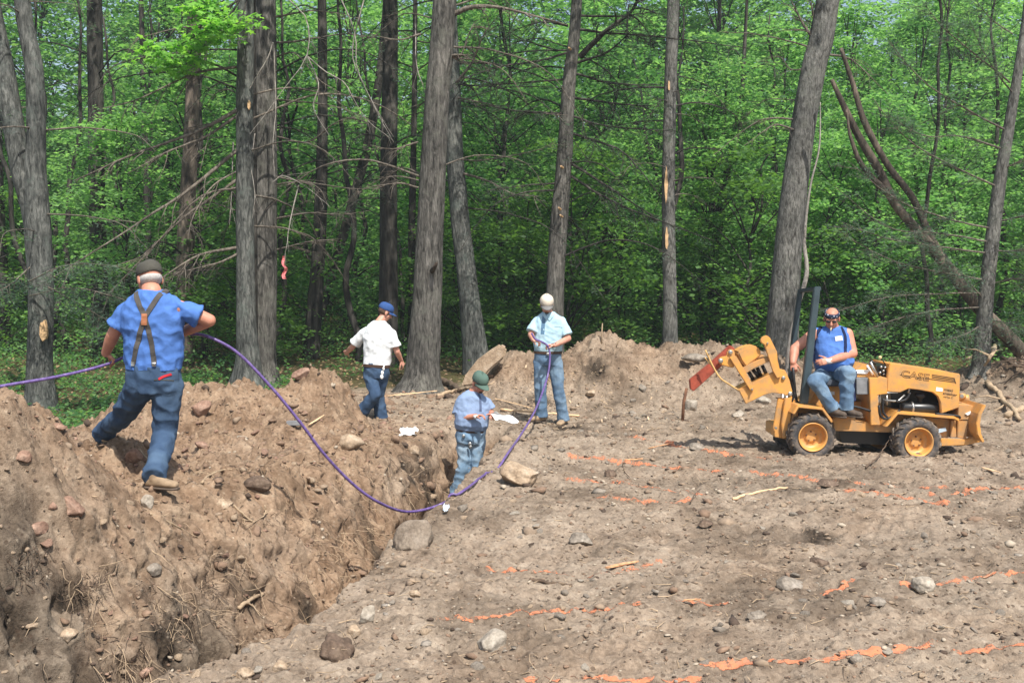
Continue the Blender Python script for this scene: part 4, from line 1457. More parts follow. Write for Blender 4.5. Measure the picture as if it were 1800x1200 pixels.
text('CASE', 'maker_lettering', 1583, 662.0, 0.112, M_decal, 0.0015, 0.0004, 0.0034, 1.25)
text('CASE', 'maker_lettering_fill', 1583, 662.0, 0.112, M_yel, 0.0035, 0.0004, -0.0022, 1.25)
sp_ = MB()
for k in range(4):
    o0 = 2.6 * k
    sp_.poly([(1638 if k < 3 else 1582, 657.5 + o0 + (0 if k < 3 else -7.2)), (1676 + k, 663.6 + o0), (1676 + k, 664.9 + o0), (1638 if k < 3 else 1582, 658.8 + o0 + (0 if k < 3 else -7.2))], YN + 0.0975, YN + 0.0995)
sp_.poly([(1676, 663.6), (1678, 664.2), (1681, 674.2), (1679, 673.6)], YN + 0.0965, YN + 0.0974)
part('stripes', M_decal, sp_, bevel=0)
text('maxi', 'model_lettering', 1659, 686, 0.042, M_decal, 0.002, 0.0005, 0.0006, 1.3)
text('sneaker', 'model_lettering', 1657, 692.5, 0.042, M_decal, 0.002, 0.0005, 0.0006, 1.25)
text('series C', 'model_lettering', 1658, 698, 0.028, M_decal, 0.002, 0.0005, 0.0, 1.2)
MB().poly([(1646, 680), (1657, 682), (1657, 688), (1645, 687)], YN + 0.096, YN + 0.0985).build('label', M_white, tr)
MB().poly([(1644, 755), (1662, 751), (1664, 757), (1650, 761)], YN + 0.10, YN + 0.104).build('label', simple('pale_blue_label', (0.45, 0.55, 0.62), 0.5, bmp=0), tr)

# front: box, backfill blade
fb = MB()
fb.poly([(1685, 711), (1731, 714), (1708, 738), (1684, 738)], YN + 0.12, YF + 0.02)
fb.poly([(1684, 739.5), (1702, 739.5), (1699, 771), (1683, 769)], YN + 0.12, YN + 0.20)
fb.poly([(1672, 738), (1680, 738), (1682, 768), (1671, 768)], YN + 0.14, YN + 0.24)
part('front_bracket', M_yel2, fb)
MB().poly([(1697, 727), (1716, 718), (1718, 720), (1701, 730)], YN + 0.104, YN + 0.118).build('label', M_white, tr)
bl = MB()
pro = [(1734, 712), (1726, 728), (1723, 745), (1725, 762), (1731, 776), (1727, 778), (1718, 763), (1716, 745), (1720, 727), (1729, 711)]
bl.poly(pro, YN - 0.10, YF + 0.25)
bl.poly([(1654, 771), (1700, 773), (1722, 764), (1726, 776), (1700, 782), (1654, 784)], YN + 0.06, YN + 0.14)
bl.poly([(1654, 771), (1700, 773), (1722, 764), (1726, 776), (1700, 782), (1654, 784)], YF - 0.1, YF - 0.02)
part('backfill_blade', M_yel, bl)
hl = MB()
hl.lathe([(0.001, -0.03), (0.03, -0.03), (0.034, 0.03), (0.001, 0.035)], P(1691, 696, YN + 0.3), (0.3, -1, 0.1), 16)
hl.lathe([(0.001, -0.03), (0.045, -0.03), (0.045, 0.03), (0.001, 0.035)], P(1698, 700, YN + 0.45), (1, -0.2, 0.1), 16)
hl.build('front_cylinder', M_yel, tr, smooth=True)
MB().lathe([(0.001, 0), (0.025, 0), (0.025, 0.01), (0.001, 0.012)], P(1690, 696, YN + 0.26), (0.2, -1, 0), 12).build('cylinder_pin', M_steel, tr)

# roll bar
for (q, Y, nm) in (([(1432, 504), (1443, 504), (1421, 709), (1407, 709)], 12.36, 'roll_bar_post'), ([(1405, 508), (1412, 508), (1402, 590), (1394, 700), (1384, 700), (1393, 590)], 12.98, 'roll_bar_post')):
    part(nm, M_rops, MB().poly(q, Y, Y + 0.075), bevel=0.008)
tb = MB()
a, b = P(1437, 507, 12.40), P(1408.5, 511, 13.01)
d = (b - a)
tb.box((a + b) / 2 + Vector((0, 0, 0.0)), (0.07, d.length + 0.06, 0.045), Vector((0, 1, 0)).rotation_difference(d.normalized()).to_matrix())
part('roll_bar_top', M_rops, tb, bevel=0.008)

# rear bracket that carries the boom
rb = MB()
rb.poly([(1368, 699), (1379, 699), (1375, 740), (1374, 770), (1362, 768), (1359, 752)], 12.46, 12.50)
rb.poly([(1380, 701), (1392, 697), (1388, 768), (1376, 771), (1374, 745)], 12.40, 12.45)
rb.poly([(1362, 748), (1386, 746), (1384, 768), (1378, 771), (1361, 767)], 12.5, 12.95)
rb.poly([(1390, 694), (1404, 712), (1402, 748), (1388, 748)], 12.5, 12.56)
part('boom_bracket', M_yel, rb)
rl = MB()
rl.tube([P(1376, 690, 12.6), P(1372, 745, 12.6)], [0.022, 0.022], 10)
rl.tube([P(1384, 692, 12.55), P(1376, 738, 12.55)], [0.015, 0.015], 10)
rl.build('lift_cylinder', M_steel, tr, smooth=True)

# boom
YB = 12.42
bm_ = MB()
bm_.poly([(1298, 684), (1326, 672), (1358, 654), (1366, 648), (1380, 650), (1388, 668), (1393, 688), (1390, 697), (1374, 692), (1358, 690), (1343, 694), (1311, 710)], YB, YB + 0.04)
bm_.poly([(1298, 684), (1326, 672), (1358, 654), (1366, 648), (1380, 650), (1388, 668), (1393, 688), (1390, 697), (1374, 692), (1358, 690), (1343, 694), (1311, 710)], YB + 0.34, YB + 0.38)
bm_.poly([(1299, 685), (1356, 657), (1358, 662), (1304, 690)], YB + 0.04, YB + 0.34)
part('boom_plate', M_yel, bm_)
for y0 in (YB - 0.05, YB + 0.39):
    up = MB().poly([(1337, 597), (1340, 592), (1348, 589), (1354, 594), (1366, 618), (1367, 632), (1370, 646), (1374, 662), (1366, 665), (1358, 651), (1344, 606), (1338, 602)], y0, y0 + 0.04)
    part('boom_arm', M_yel, up)

cb = MB()
cb.poly([(1304, 648), (1320, 638), (1350, 626), (1355, 634), (1330, 645), (1312, 656)], YB + 0.0, YB + 0.3)
part('cross_member', M_yel2, cb)
for y0 in (YB - 0.045, YB + 0.39):
    part('link_bar', M_yel, MB().poly([(1282, 628), (1294, 625), (1327, 681), (1320, 688)], y0, y0 + 0.035))
sh_ = MB()
sh_.poly([(1296, 619), (1306, 613), (1324, 607), (1332, 609), (1339, 620), (1338, 625), (1316, 642), (1311, 645), (1303, 634)], YB + 0.03, YB + 0.33)
part('chain_guard', M_yel, sh_, bevel=0.02)
for y0 in (YB, YB + 0.26):
    part('boom_head', M_yel, MB().poly([(1263, 632), (1268, 627), (1278, 626), (1279, 617), (1285, 613), (1291, 615), (1293, 630), (1290, 647), (1281, 645), (1266, 641)], y0, y0 + 0.06), bevel=0.01)
pn = MB()
for (u, v, r) in ((1267, 634, 0.026), (1284, 619, 0.024), (1287, 634, 0.01), (1322, 684, 0.012), (1349, 603, 0.012), (1377, 664, 0.022), (1389, 692, 0.026), (1364, 752, 0.014)):
    pn.lathe([(0.001, 0.018), (r * 0.6, 0.018), (r, 0.010), (r, -0.02), (0.001, -0.02)], P(u, v, YB - 0.055 if u in (1322, 1349) else YB - 0.01), (0, -1, 0), 12)
pn.build('pins', M_steel, tr, smooth=False)
ch = MB()
for (a, b) in (((1315, 652), (1325, 668)), ((1323, 649), (1335, 664)), ((1331, 646), (1338, 661)), ((1340, 642), (1347, 657))):
    ch.tube([P(*a, YB + 0.2), P(*b, YB + 0.2)], [0.022, 0.022], 8)
ch.build('spring_rods', M_blk, tr, smooth=True)
rd = MB()
rd.poly([(1284, 607), (1292, 612), (1288, 620), (1268, 644), (1219, 688), (1214, 684), (1213, 668), (1250, 638)], YB + 0.10, YB + 0.20)
part('digging_bar', M_red, rd, bevel=0.006)
rw_ = MB()
rw_.tube(smooth_path([tuple(P(u, v, YB - 0.07)) for u, v in ((1240, 615), (1252, 641), (1265, 663), (1280, 674), (1299, 686))], 16), 0.010, 7)
rw_.tube(smooth_path([tuple(P(u, v, YB - 0.05)) for u, v in ((1239, 628), (1247, 638), (1254, 646))], 6), 0.008, 6)
rw_.build('guide_rod', simple('tan_rod', (0.62, 0.38, 0.14), 0.6), tr, smooth=True)
# ================================================================= people
def cloth(name, col, var=0.12, scale=7, fade=None, rough=0.9):
    m, nt, b = nodemat(name)
    co = coords(nt)
    n = noise_tex(nt, co, scale, 5, 0.6)
    c = ramp(nt, n, [(0.3, tuple(x * (1 - var) for x in col)), (0.7, tuple(min(1, x * (1 + var)) for x in col))])
    if fade:
        f = ramp(nt, noise_tex(nt, co, 3.2, 4, 0.6), [(0.46, (0, 0, 0)), (0.66, (1, 1, 1))])
        c = mixc(nt, mathn(nt, 'MULTIPLY', f, 0.75), c, fade)
    nt.links.new(c, b.inputs['Base Color'])
    b.inputs['Roughness'].default_value = rough
    b.inputs['Specular IOR Level'].default_value = 0.15
    w = noise_tex(nt, co, 14, 4, 0.5, 1.2)
    bump(nt, b, mathn(nt, 'ADD', w, mathn(nt, 'MULTIPLY', noise_tex(nt, co, 300, 2), 0.15)), 0.5, 0.012)
    return m


def skin_mat(name, col):
    m, nt, b = nodemat(name)
    co = coords(nt)
    c = ramp(nt, noise_tex(nt, co, 14, 4, 0.6), [(0.3, tuple(x * y for x, y in zip(col, (0.9, 0.78, 0.75)))), (0.7, tuple(min(1, x * 1.1) for x in col))])
    nt.links.new(c, b.inputs['Base Color'])
    b.inputs['Roughness'].default_value = 0.55
    b.inputs['Subsurface Weight'].default_value = 0.0
    bump(nt, b, noise_tex(nt, co, 90, 3), 0.15, 0.002)
    return m


SK = skin_mat('sun_reddened_skin', (0.50, 0.235, 0.155))
SK2 = skin_mat('light_skin', (0.52, 0.27, 0.19))
M_lens = simple('dark_lens', (0.01, 0.01, 0.012), 0.15, spec=0.8, bmp=0)
M_hairw = simple('white_hair', (0.42, 0.40, 0.375), 0.9, var=0.2, scale=60, bmp=0.5)
M_hairb = simple('brown_hair', (0.085, 0.05, 0.03), 0.9, var=0.3, scale=60, bmp=0.5)
M_leather = simple('brown_belt', (0.06, 0.03, 0.018), 0.6)
M_boot = simple('dusty_boot', (0.30, 0.215, 0.135), 0.9, var=0.3)
M_bootd = simple('muddy_boot', (0.085, 0.062, 0.045), 0.85, var=0.4)


def cone(mb, p0, r0, p1, r1, seg=16, flat0=False, flat1=False):
    p0, p1 = Vector(p0), Vector(p1)
    mb.tube([p0, p1], [r0, r1], seg, True)
    if not flat0:
        mb.ball(p0, r0, 14, 10)
    if not flat1:
        mb.ball(p1, r1, 14, 10)


def loft(mb, secs, n=24):
    """secs: (centre, side axis, depth axis, half width, half depth)"""
    V, F = [], []
    for c, ax, ay, a, b in secs:
        for j in range(n):
            t = 2 * math.pi * j / n
            ct, st2 = math.cos(t), math.sin(t)
            e = 0.82
            V.append(tuple(Vector(c) + ax * (a * math.copysign(abs(ct) ** e, ct)) + ay * (b * math.copysign(abs(st2) ** e, st2))))
    m = len(secs)
    for i in range(m - 1):
        for j in range(n):
            a_, b_ = i * n + j, i * n + (j + 1) % n
            F.append((a_, b_, b_ + n, a_ + n))
    F.append(tuple(range(n - 1, -1, -1)))
    F.append(tuple((m - 1) * n + j for j in range(n)))
    mb.add(V, F)


def fuse(mb, name, mat, parent, voxel=0.012, smooth_n=4, fold=0.0, ffreq=9.0, seed=0.0, fuse_dir=None, gp=None):
    V = np.concatenate(mb.v)
    me = np_mesh('tmp', V, mb.f)
    bm = bmesh.new()
    bm.from_mesh(me)
    bmesh.ops.recalc_face_normals(bm, faces=bm.faces)
    bm.to_mesh(me)
    bm.free()
    ob = bpy.data.objects.new('tmp', me)
    COL.objects.link(ob)
    md = ob.modifiers.new('r', 'REMESH')
    md.mode = 'VOXEL'
    md.voxel_size = voxel
    if smooth_n:
        s = ob.modifiers.new('s', 'SMOOTH')
        s.iterations = smooth_n
        s.factor = 0.5
    dg = bpy.context.evaluated_depsgraph_get()
    me2 = bpy.data.meshes.new_from_object(ob.evaluated_get(dg))
    bpy.data.objects.remove(ob)
    n = len(me2.vertices)
    co = np.empty(n * 3, dtype=np.float32)
    me2.vertices.foreach_get('co', co)
    co = co.reshape(-1, 3).astype(np.float64)
    if fold:
        no = np.empty(n * 3, dtype=np.float32)
        me2.vertices.foreach_get('normal', no)
        no = no.reshape(-1, 3)
        x, y, z = co.T
        a = perlin(x * ffreq + seed, y * ffreq, z * ffreq * 1.3 + x * ffreq * 0.5)
        b_ = perlin(x * ffreq * 2.1, y * ffreq * 2.1 + seed, z * ffreq * 2.6 - x * ffreq)
        c_ = perlin(x * ffreq * 3.1 + 3, y * ffreq * 3.1, z * ffreq * 0.9 + seed)
        d = fold * ((1 - np.abs(a) * 2.2) * 0.8 + 0.5 * b_ + 0.5 * c_ - 0.25)
        co = co + no * d[:, None]
    org = np.array(parent.location)
    if parent.parent is not None:
        org = org + np.array(parent.parent.location)
    me2.vertices.foreach_set('co', (co - org).astype(np.float32).ravel())
    me2.update()
    me2.materials.clear()
    me2.materials.append(mat)
    me2.polygons.foreach_set('use_smooth', np.ones(len(me2.polygons), dtype=bool))
    me2.name = name
    return link(name, me2, parent)


def hand(mb, wrist, d, pn, curl=0.5, thumb_side=1, sc=1.0, forearm=None):
    """palm, four unequal bent fingers and a thumb; d: finger direction, pn: way the palm faces"""
    d = Vector(d).normalized()
    pn = Vector(pn)
    pn = (pn - d * pn.dot(d)).normalized()
    s = d.cross(pn).normalized() * thumb_side
    w = Vector(wrist)
    k = sc
    loft(mb, [(w - d * 0.01 * k, s, pn, 0.026 * k, 0.018 * k), (w + d * 0.03 * k, s, pn, 0.036 * k, 0.017 * k), (w + d * 0.07 * k, s, pn, 0.042 * k, 0.015 * k), (w + d * 0.092 * k, s, pn, 0.040 * k, 0.012 * k)], 14)
    for i, (o, L, r) in enumerate(((0.031, 0.074, 0.0092), (0.0105, 0.083, 0.0096), (-0.0105, 0.077, 0.0092), (-0.031, 0.060, 0.0082))):
        p = w + d * (0.085 - 0.004 * abs(i - 1)) * k + s * o * k
        dd = d + s * (o * 1.2)
        dd.normalize()
        cu = curl * (1 + 0.12 * i)
        for j, f in enumerate((0.45, 0.30, 0.25)):
            ang = cu * (0.75, 1.05, 0.8)[j]
            dd = (dd * math.cos(ang) + pn * math.sin(ang)).normalized() if j == 0 else (Matrix.Rotation(ang, 3, dd.cross(pn).normalized() if dd.cross(pn).length > 0.05 else s) @ dd)
            q = p + dd * L * f * k
            cone(mb, p, r * k * (1 - 0.08 * j), q, r * k * (0.92 - 0.08 * j), 8)
            p = q
    p = w + d * 0.022 * k + s * 0.026 * k
    dd = (d * 0.62 + s * 0.62 + pn * 0.35).normalized()
    for j, (L, r) in enumerate(((0.042, 0.0135), (0.032, 0.0112), (0.026, 0.0098))):
        q = p + dd * L * k
        cone(mb, p, r * k, q, r * k * 0.92, 8)
        p = q
        dd = (dd + (d * 0.5 - s * 0.25 + pn * 0.3) * curl * 0.8).normalized()


def head_parts(mb, c, f, u, sc=1.0):
    f, u = Vector(f).normalized(), Vector(u).normalized()
    u = (u - f * u.dot(f)).normalized()
    r = f.cross(u).normalized()
    R3 = Matrix((r, f, u)).transposed()
    c = Vector(c)
    E = lambda o, rad: mb.ball(c + (r * o[0] + f * o[1] + u * o[2]) * sc, tuple(x * sc for x in rad), 20, 14, R3)
    E((0, -0.008, 0.028), (0.076, 0.096, 0.088))
    E((0, 0.020, -0.035), (0.062, 0.070, 0.078))
    E((0, 0.048, -0.080), (0.034, 0.034, 0.028))
    E((0.035, 0.05, -0.028), (0.028, 0.028, 0.030))
    E((-0.035, 0.05, -0.028), (0.028, 0.028, 0.030))
    E((0, 0.078, 0.022), (0.055, 0.016, 0.014))
    cone(mb, c + (f * 0.086 + u * 0.008) * sc, 0.009 * sc, c + (f * 0.106 - u * 0.028) * sc, 0.013 * sc, 10)
    E((0.012, 0.092, -0.032), (0.009, 0.009, 0.008))
    E((-0.012, 0.092, -0.032), (0.009, 0.009, 0.008))
    E((0, 0.083, -0.052), (0.024, 0.010, 0.006))
    E((0, 0.081, -0.063), (0.021, 0.010, 0.007))
    for s in (-1, 1):
        E((0.078 * s, -0.012, -0.008), (0.010, 0.020, 0.034))
    return r, f, u


def cap(parent, c, f, u, mat, sc=1.0, brim_mat=None, tilt=0.0, dome=1.0):
    f, u = Vector(f).normalized(), Vector(u).normalized()
    u = (u - f * u.dot(f)).normalized()
    r = f.cross(u).normalized()
    if tilt:
        q = Matrix.Rotation(tilt, 3, r)
        f, u = q @ f, q @ u
    c = Vector(c) - f * 0.008 * sc
    V, F = [], []
    n, m = 28, 9
    prof = [(1.02, 0.030), (1.06, 0.034), (1.06, 0.065), (1.0, 0.092), (0.88, 0.115), (0.68, 0.131), (0.42, 0.139), (0.18, 0.142), (0.02, 0.143)]
    for (k, z) in prof:
        for j in range(n):
            t = 2 * math.pi * j / n
            V.append(tuple(c + (r * math.cos(t) * 0.079 * k + f * math.sin(t) * 0.100 * k + u * (z * dome * 0.87 + 0.004 * math.sin(3 * t))) * sc))
    for i in range(len(prof) - 1):
        for j in range(n):
            a, b = i * n + j, i * n + (j + 1) % n
            F.append((a, b, b + n, a + n))
    F.append(tuple(range(n - 1, -1, -1)))
    F.append(tuple((len(prof) - 1) * n + j for j in range(n)))
    mb = MB().add(V, F)
    mb.ball(c + u * 0.145 * dome * sc, 0.007 * sc, 8, 6)
    o = mb.build('cap', mat, parent, smooth=True)
    V, F = [], []
    for layer in (0, 1):
        for i in range(6):
            for j in range(15):
                t = math.pi * (0.12 + 0.76 * j / 14)
                e = i / 5
                rx, ry = 0.081 + 0.003 * e, 0.096 + 0.082 * e * math.sin(math.pi * j / 14) ** 0.5
                x = math.cos(t) * rx
                y = math.sin(t) * ry
                V.append(tuple(c + (r * x + f * y + u * (0.040 - 0.018 * e - 3.2 * x * x - 0.004 * layer)) * sc))
    k = 90
    for i in range(5):
        for j in range(14):
            a = i * 15 + j
            F.append((a, a + 1, a + 16, a + 15))
            F.append((k + a, k + a + 15, k + a + 16, k + a + 1))
    for i in range(5):
        for j in (0, 14):
            a = i * 15 + j
            F.append((a, a + 15, k + a + 15, k + a))
    for j in range(14):
        for i in (0, 5):
            a = i * 15 + j
            F.append((a, a + 1, k + a + 1, k + a))
    br = MB().add(V, F).build('brim', brim_mat or mat, o if False else parent, smooth=True)
    return o


def boot(parent, ankle, toe_dir, mat, sc=1.0, pitch=0.0):
    a = Vector(ankle)
    d = Vector(toe_dir)
    d.z = 0
    d.normalize()
    if pitch:
        d = (d * math.cos(pitch) + Vector((0, 0, math.sin(pitch)))).normalized()
    s = d.cross(Vector((0, 0, 1))).normalized()
    u = s.cross(d).normalized()
    mb = MB()
    k = sc
    secs = []
    for (x, w, h, z) in ((-0.075, 0.026, 0.028, 0.030), (-0.060, 0.036, 0.042, 0.043), (0.0, 0.040, 0.052, 0.052), (0.06, 0.044, 0.040, 0.040), (0.12, 0.050, 0.031, 0.031), (0.17, 0.046, 0.027, 0.028), (0.20, 0.030, 0.018, 0.022)):
        secs.append((a + d * x * k + u * (z - 0.085) * k, s, u, w * k, h * k))
    loft(mb, secs, 16)
    cone(mb, a - u * 0.03 * k, 0.047 * k, a + u * 0.06 * k, 0.050 * k, 14, True, True)
    fuse(mb, 'boot', mat, parent, 0.009, 3, 0.001, 20)
    sb = MB()
    secs = []
    for (x, w) in ((-0.083, 0.028), (-0.06, 0.040), (0.0, 0.040), (0.06, 0.045), (0.12, 0.053), (0.17, 0.048), (0.208, 0.028)):
        secs.append((a + d * x * k + u * (-0.090) * k, s, u, w * k, 0.012 * k))
    loft(sb, secs, 14)
    fuse(sb, 'boot_sole', M_bootd, parent, 0.007, 1)


def person(label, J, shirt, pants, skin, torso, face, up, build=1.0, group=None, sleeve=0.55, sleeve_r=0.075, leg_r=(0.098, 0.072, 0.062), toes=((0, -1), (0, -1)), boots=None, hands=None, fit=0.012,
           pants_fold=0.013, shirt_fold=0.011, boot_sc=(1.0, 1.0), boot_pitch=(0, 0), arm_r=(0.052, 0.042, 0.030), head_sc=1.0, neck_r=0.06, hem_drop=0.0, base=None):
    """J: joint name -> world point"""
    J['neck'] = J['neck'] + Vector(up).normalized() * 0.022
    pel, nk = J['pelvis'], J['neck']
    up_t = (nk - pel).normalized()
    sx = (J['sh_r'] - J['sh_l']).normalized()
    hx = (J['hip_r'] - J['hip_l']).normalized()
    b0 = base if base is not None else Vector((pel.x, pel.y, Hs(pel.x, pel.y, False)))
    root = empty('person', b0, label, 'person', group)

    def tsec(t, a, b, extra=0.0, fwd=0.0):
        c = pel + (nk - pel) * t
        ax = (hx * (1 - t) + sx * t)
        ax = (ax - up_t * ax.dot(up_t)).normalized()
        ay = up_t.cross(ax).normalized()
        return (c + ay * fwd, ax, ay, a + extra, b + extra)
    # body, one continuous surface
    mb = MB()
    loft(mb, [tsec(t, a - fit - 0.008, b - fit - 0.008, 0, fw) for t, a, b, fw in torso])
    for s in ('l', 'r'):
        sh, el, wr = J['sh_' + s], J['el_' + s], J['wr_' + s]
        cone(mb, nk * 0.25 + sh * 0.75 - up_t * 0.02, 0.052 * build, sh, 0.054 * build)
        cone(mb, sh, arm_r[0] * build, el, arm_r[1] * build)
        fm = el + (wr - el) * 0.35
        cone(mb, el, arm_r[1] * build, fm, arm_r[1] * 0.98 * build)
        cone(mb, fm, arm_r[1] * 0.98 * build, wr, arm_r[2] * build)
        hd = hands[s]
        hand(mb, wr, hd[0], hd[1], hd[2], hd[3])
        hp, kn, an = J['hip_' + s], J['kn_' + s], J['an_' + s]
        cone(mb, hp, leg_r[0] - fit - 0.012, kn, leg_r[1] - fit - 0.010)
        cone(mb, kn, leg_r[1] - fit - 0.010, an, 0.038)
    cone(mb, nk - up_t * 0.03, neck_r * 1.1, J['head'] - Vector(up).normalized() * 0.05, neck_r * 0.92)
    r_, f_, u_ = head_parts(mb, J['head'], face, up, head_sc * 1.05)
    fuse(mb, 'body', skin, root, 0.0058, 3)
    # shirt
    mb = MB()
    loft(mb, [tsec(t, a, b, 0, fw) for t, a, b, fw in torso])
    for s in ('l', 'r'):
        sh, el = J['sh_' + s], J['el_' + s]
        cone(mb, nk * 0.86 + sh * 0.14 - up_t * 0.05, 0.066 * build, sh - up_t * 0.0, 0.060 * build)
        if sleeve > 0:
            cone(mb, sh, 0.062 * build, sh + (el - sh) * sleeve, sleeve_r * build, 18, False, True)
    so = fuse(mb, 'shirt', shirt, root, 0.009, 3, shirt_fold, 6.5, J['pelvis'].x)
    # trousers
    mb = MB()
    pa, pb = torso[0][1], torso[0][2]
    loft(mb, [tsec(-0.16, pa * 0.86, pb * 0.9), tsec(-0.05, pa * 0.98, pb * 1.0), tsec(0.06, pa * 0.97, pb * 0.98), tsec(torso[0][0] + 0.06, pa * 0.93, pb * 0.93)])
    for s in ('l', 'r'):
        hp, kn, an = J['hip_' + s], J['kn_' + s], J['an_' + s]
        cone(mb, hp, leg_r[0], kn, leg_r[1])
        cone(mb, kn, leg_r[1], an + (kn - an) * 0.02, leg_r[2], 18, False, True)
        cone(mb, an + (kn - an) * 0.25, leg_r[2] * 1.05, an + (an - kn).normalized() * 0.035, leg_r[2] * 1.12, 18, True, True)
    fuse(mb, 'trousers', pants, root, 0.009, 3, pants_fold, 5.5, J['pelvis'].x + 4)
    for i, s in enumerate(('l', 'r')):
        t = toes[i]
        boot(root, J['an_' + s], Vector((t[0], t[1], 0)), (boots or [M_boot, M_boot])[i], boot_sc[i], boot_pitch[i])
    return root, (r_, f_, u_), tsec


def belt(root, sec, mat, h=0.035, grow=0.006):
    c, ax, ay, a, b = sec
    upv = ax.cross(ay).normalized()
    V, F = [], []
    n = 32
    for (k, z) in ((-0.01, -h / 2), (grow, -h / 2), (grow, h / 2), (-0.01, h / 2)):
        for j in range(n):
            t = 2 * math.pi * j / n
            ct, s2 = math.cos(t), math.sin(t)
            V.append(tuple(c + ax * (a + k) * math.copysign(abs(ct) ** .82, ct) + ay * (b + k) * math.copysign(abs(s2) ** .82, s2) + upv * z))
    for i in range(4):
        for j in range(n):
            a_, b_ = i * n + j, i * n + (j + 1) % n
            F.append((a_, b_, (b_ + n) % (4 * n), (a_ + n) % (4 * n)))
    MB().add(V, F).build('belt', mat, root, smooth=False)


def strap(root, name, mat, target, pts, width, out, parent=None, thick=0.006, n=26):
    """a band laid on the shirt: points are pushed onto the target mesh along 'out'"""
    from mathutils.bvhtree import BVHTree
    me = target.data
    org = root.location
    bv = BVHTree.FromPolygons([v.co + org for v in me.vertices], [tuple(p.vertices) for p in me.polygons])
    path = smooth_path([tuple(p) for p in pts], n)
    T = np.gradient(path, axis=0)
    out = Vector(out).normalized()
    V = []
    for p, t in zip(path, T):
        t = Vector(t).normalized()
        s = t.cross(out).normalized()
        row = []
        for e in (-0.5, 0, 0.5):
            q = Vector(p) + s * width * e
            hit = bv.ray_cast(q + out * 0.5, -out)
            h = hit[0] if hit[0] is not None else q
            row.append(h)
        m = max(range(3), key=lambda i: row[i].dot(out))
        for e, h in zip((-0.5, 0, 0.5), row):
            V.append((h + out * thick))
        for e, h in zip((-0.5, 0, 0.5), row):
            V.append((h - out * 0.004))
    F = []
    for i in range(len(path) - 1):
        a = i * 6
        b = a + 6
        F += [(a, a + 1, b + 1, b), (a + 1, a + 2, b + 2, b + 1), (a + 3, b + 3, b + 4, a + 4), (a + 4, b + 4, b + 5, a + 5), (a, b, b + 3, a + 3), (a + 2, a + 5, b + 5, b + 2)]
    F += [(0, 3, 4, 1), (1, 4, 5, 2), (b, b + 1, b + 4, b + 3), (b + 1, b + 2, b + 5, b + 4)]
    return MB().add([tuple(v) for v in V], F).build(name, mat, parent or root, smooth=False)


C_blue = cloth('blue_cotton', (0.075, 0.17, 0.45))
C_navy = cloth('navy_work_cloth', (0.042, 0.075, 0.135), fade=(0.08, 0.13, 0.20))
C_white = cloth('white_cotton', (0.66, 0.68, 0.68), 0.05)
C_jean = cloth('blue_denim', (0.10, 0.165, 0.25), 0.2, fade=(0.25, 0.34, 0.41))
C_jeanl = cloth('faded_denim', (0.17, 0.27, 0.38), 0.2, fade=(0.38, 0.46, 0.50))
C_chamb = cloth('pale_blue_chambray', (0.37, 0.54, 0.62), 0.08)
C_cham2 = cloth('blue_chambray', (0.23, 0.31, 0.46), 0.1)
PG = 'workmen at the trench'

# --- the man in blue with braces, back to the camera
gl, gr = on_ground(183, 780), on_ground(272, 858)
Yb = (gl.y + gr.y) / 2 - 0.05
ql, qr = gl + Vector((0, 0, 0.095)), gr + Vector((0, 0, 0.095))
J = dict(pelvis=P(270, 664, Yb), neck=P(267, 513, Yb - 0.03), head=P(263, 491, Yb + 0.05), sh_l=P(224, 545, Yb - 0.02), sh_r=P(316, 541, Yb - 0.02), el_l=P(199, 588, Yb + 0.02), el_r=P(368, 563, Yb + 0.04),
         wr_l=P(186, 620, Yb + 0.12), wr_r=P(312, 588, Yb + 0.26), hip_l=P(248, 678, Yb), hip_r=P(294, 680, Yb), kn_l=P(213, 732, (Yb + ql.y) / 2), kn_r=P(289, 765, Yb + 0.04), an_l=ql, an_r=qr)
r1, ax1, ts1 = person('man seen from behind in blue T-shirt, grey braces and olive cap, holding the purple pipe', J, C_blue, C_navy, SK,
                      [(0.10, 0.222, 0.155, 0), (0.22, 0.232, 0.168, 0.02), (0.42, 0.238, 0.170, 0.02), (0.64, 0.252, 0.155, 0), (0.80, 0.240, 0.135, 0), (0.90, 0.185, 0.115, 0), (0.99, 0.095, 0.085, 0)],
                      (-0.55, 0.75, -0.30), (-0.1, 0.12, 1), build=1.12, sleeve=0.66, sleeve_r=0.088, leg_r=(0.125, 0.092, 0.082), toes=((-0.5, 0.8), (0.75, -0.2)), hands={'l': ((0.45, 0.25, -0.5), (0.2, 0.2, -1), 0.9, 1), 'r': ((-0.6, 0.3, -0.1), (0, 0.4, -1), 0.8, -1)}, neck_r=0.075, head_sc=1.14, arm_r=(0.056, 0.047, 0.033), group=PG, shirt_fold=0.013, pants_fold=0.014)
hc = J['head']
M_olive = cloth('olive_cap', (0.075, 0.072, 0.060))
cap(r1, hc, ax1[1], ax1[2], M_olive, 1.22, tilt=0.0)
MB().ball(hc - ax1[1] * 0.016 - ax1[2] * 0.004, (0.0945, 0.112, 0.060), 20, 12, Matrix((ax1[0], ax1[1], ax1[2])).transposed()).build('hair', M_hairw, r1, smooth=True)
for s in (-1, 1):
    gm = MB()
    gm.ball(hc + ax1[1] * 0.106 + ax1[0] * 0.037 * s + ax1[2] * 0.008, (0.030, 0.010, 0.022), 12, 8, Matrix((ax1[0], ax1[1], ax1[2])).transposed())
    gm.tube([hc + ax1[1] * 0.08 + ax1[0] * 0.075 * s + ax1[2] * 0.012, hc - ax1[1] * 0.01 + ax1[0] * 0.1 * s + ax1[2] * 0.012], [0.004, 0.003], 6)
    gm.build('sunglasses', M_lens, r1, smooth=True)
shirt1 = [c for c in r1.children if c.name.startswith('shirt')][0]
M_brace = cloth('grey_braces', (0.080, 0.074, 0.068))
bk = Vector((0, -1, 0.12))
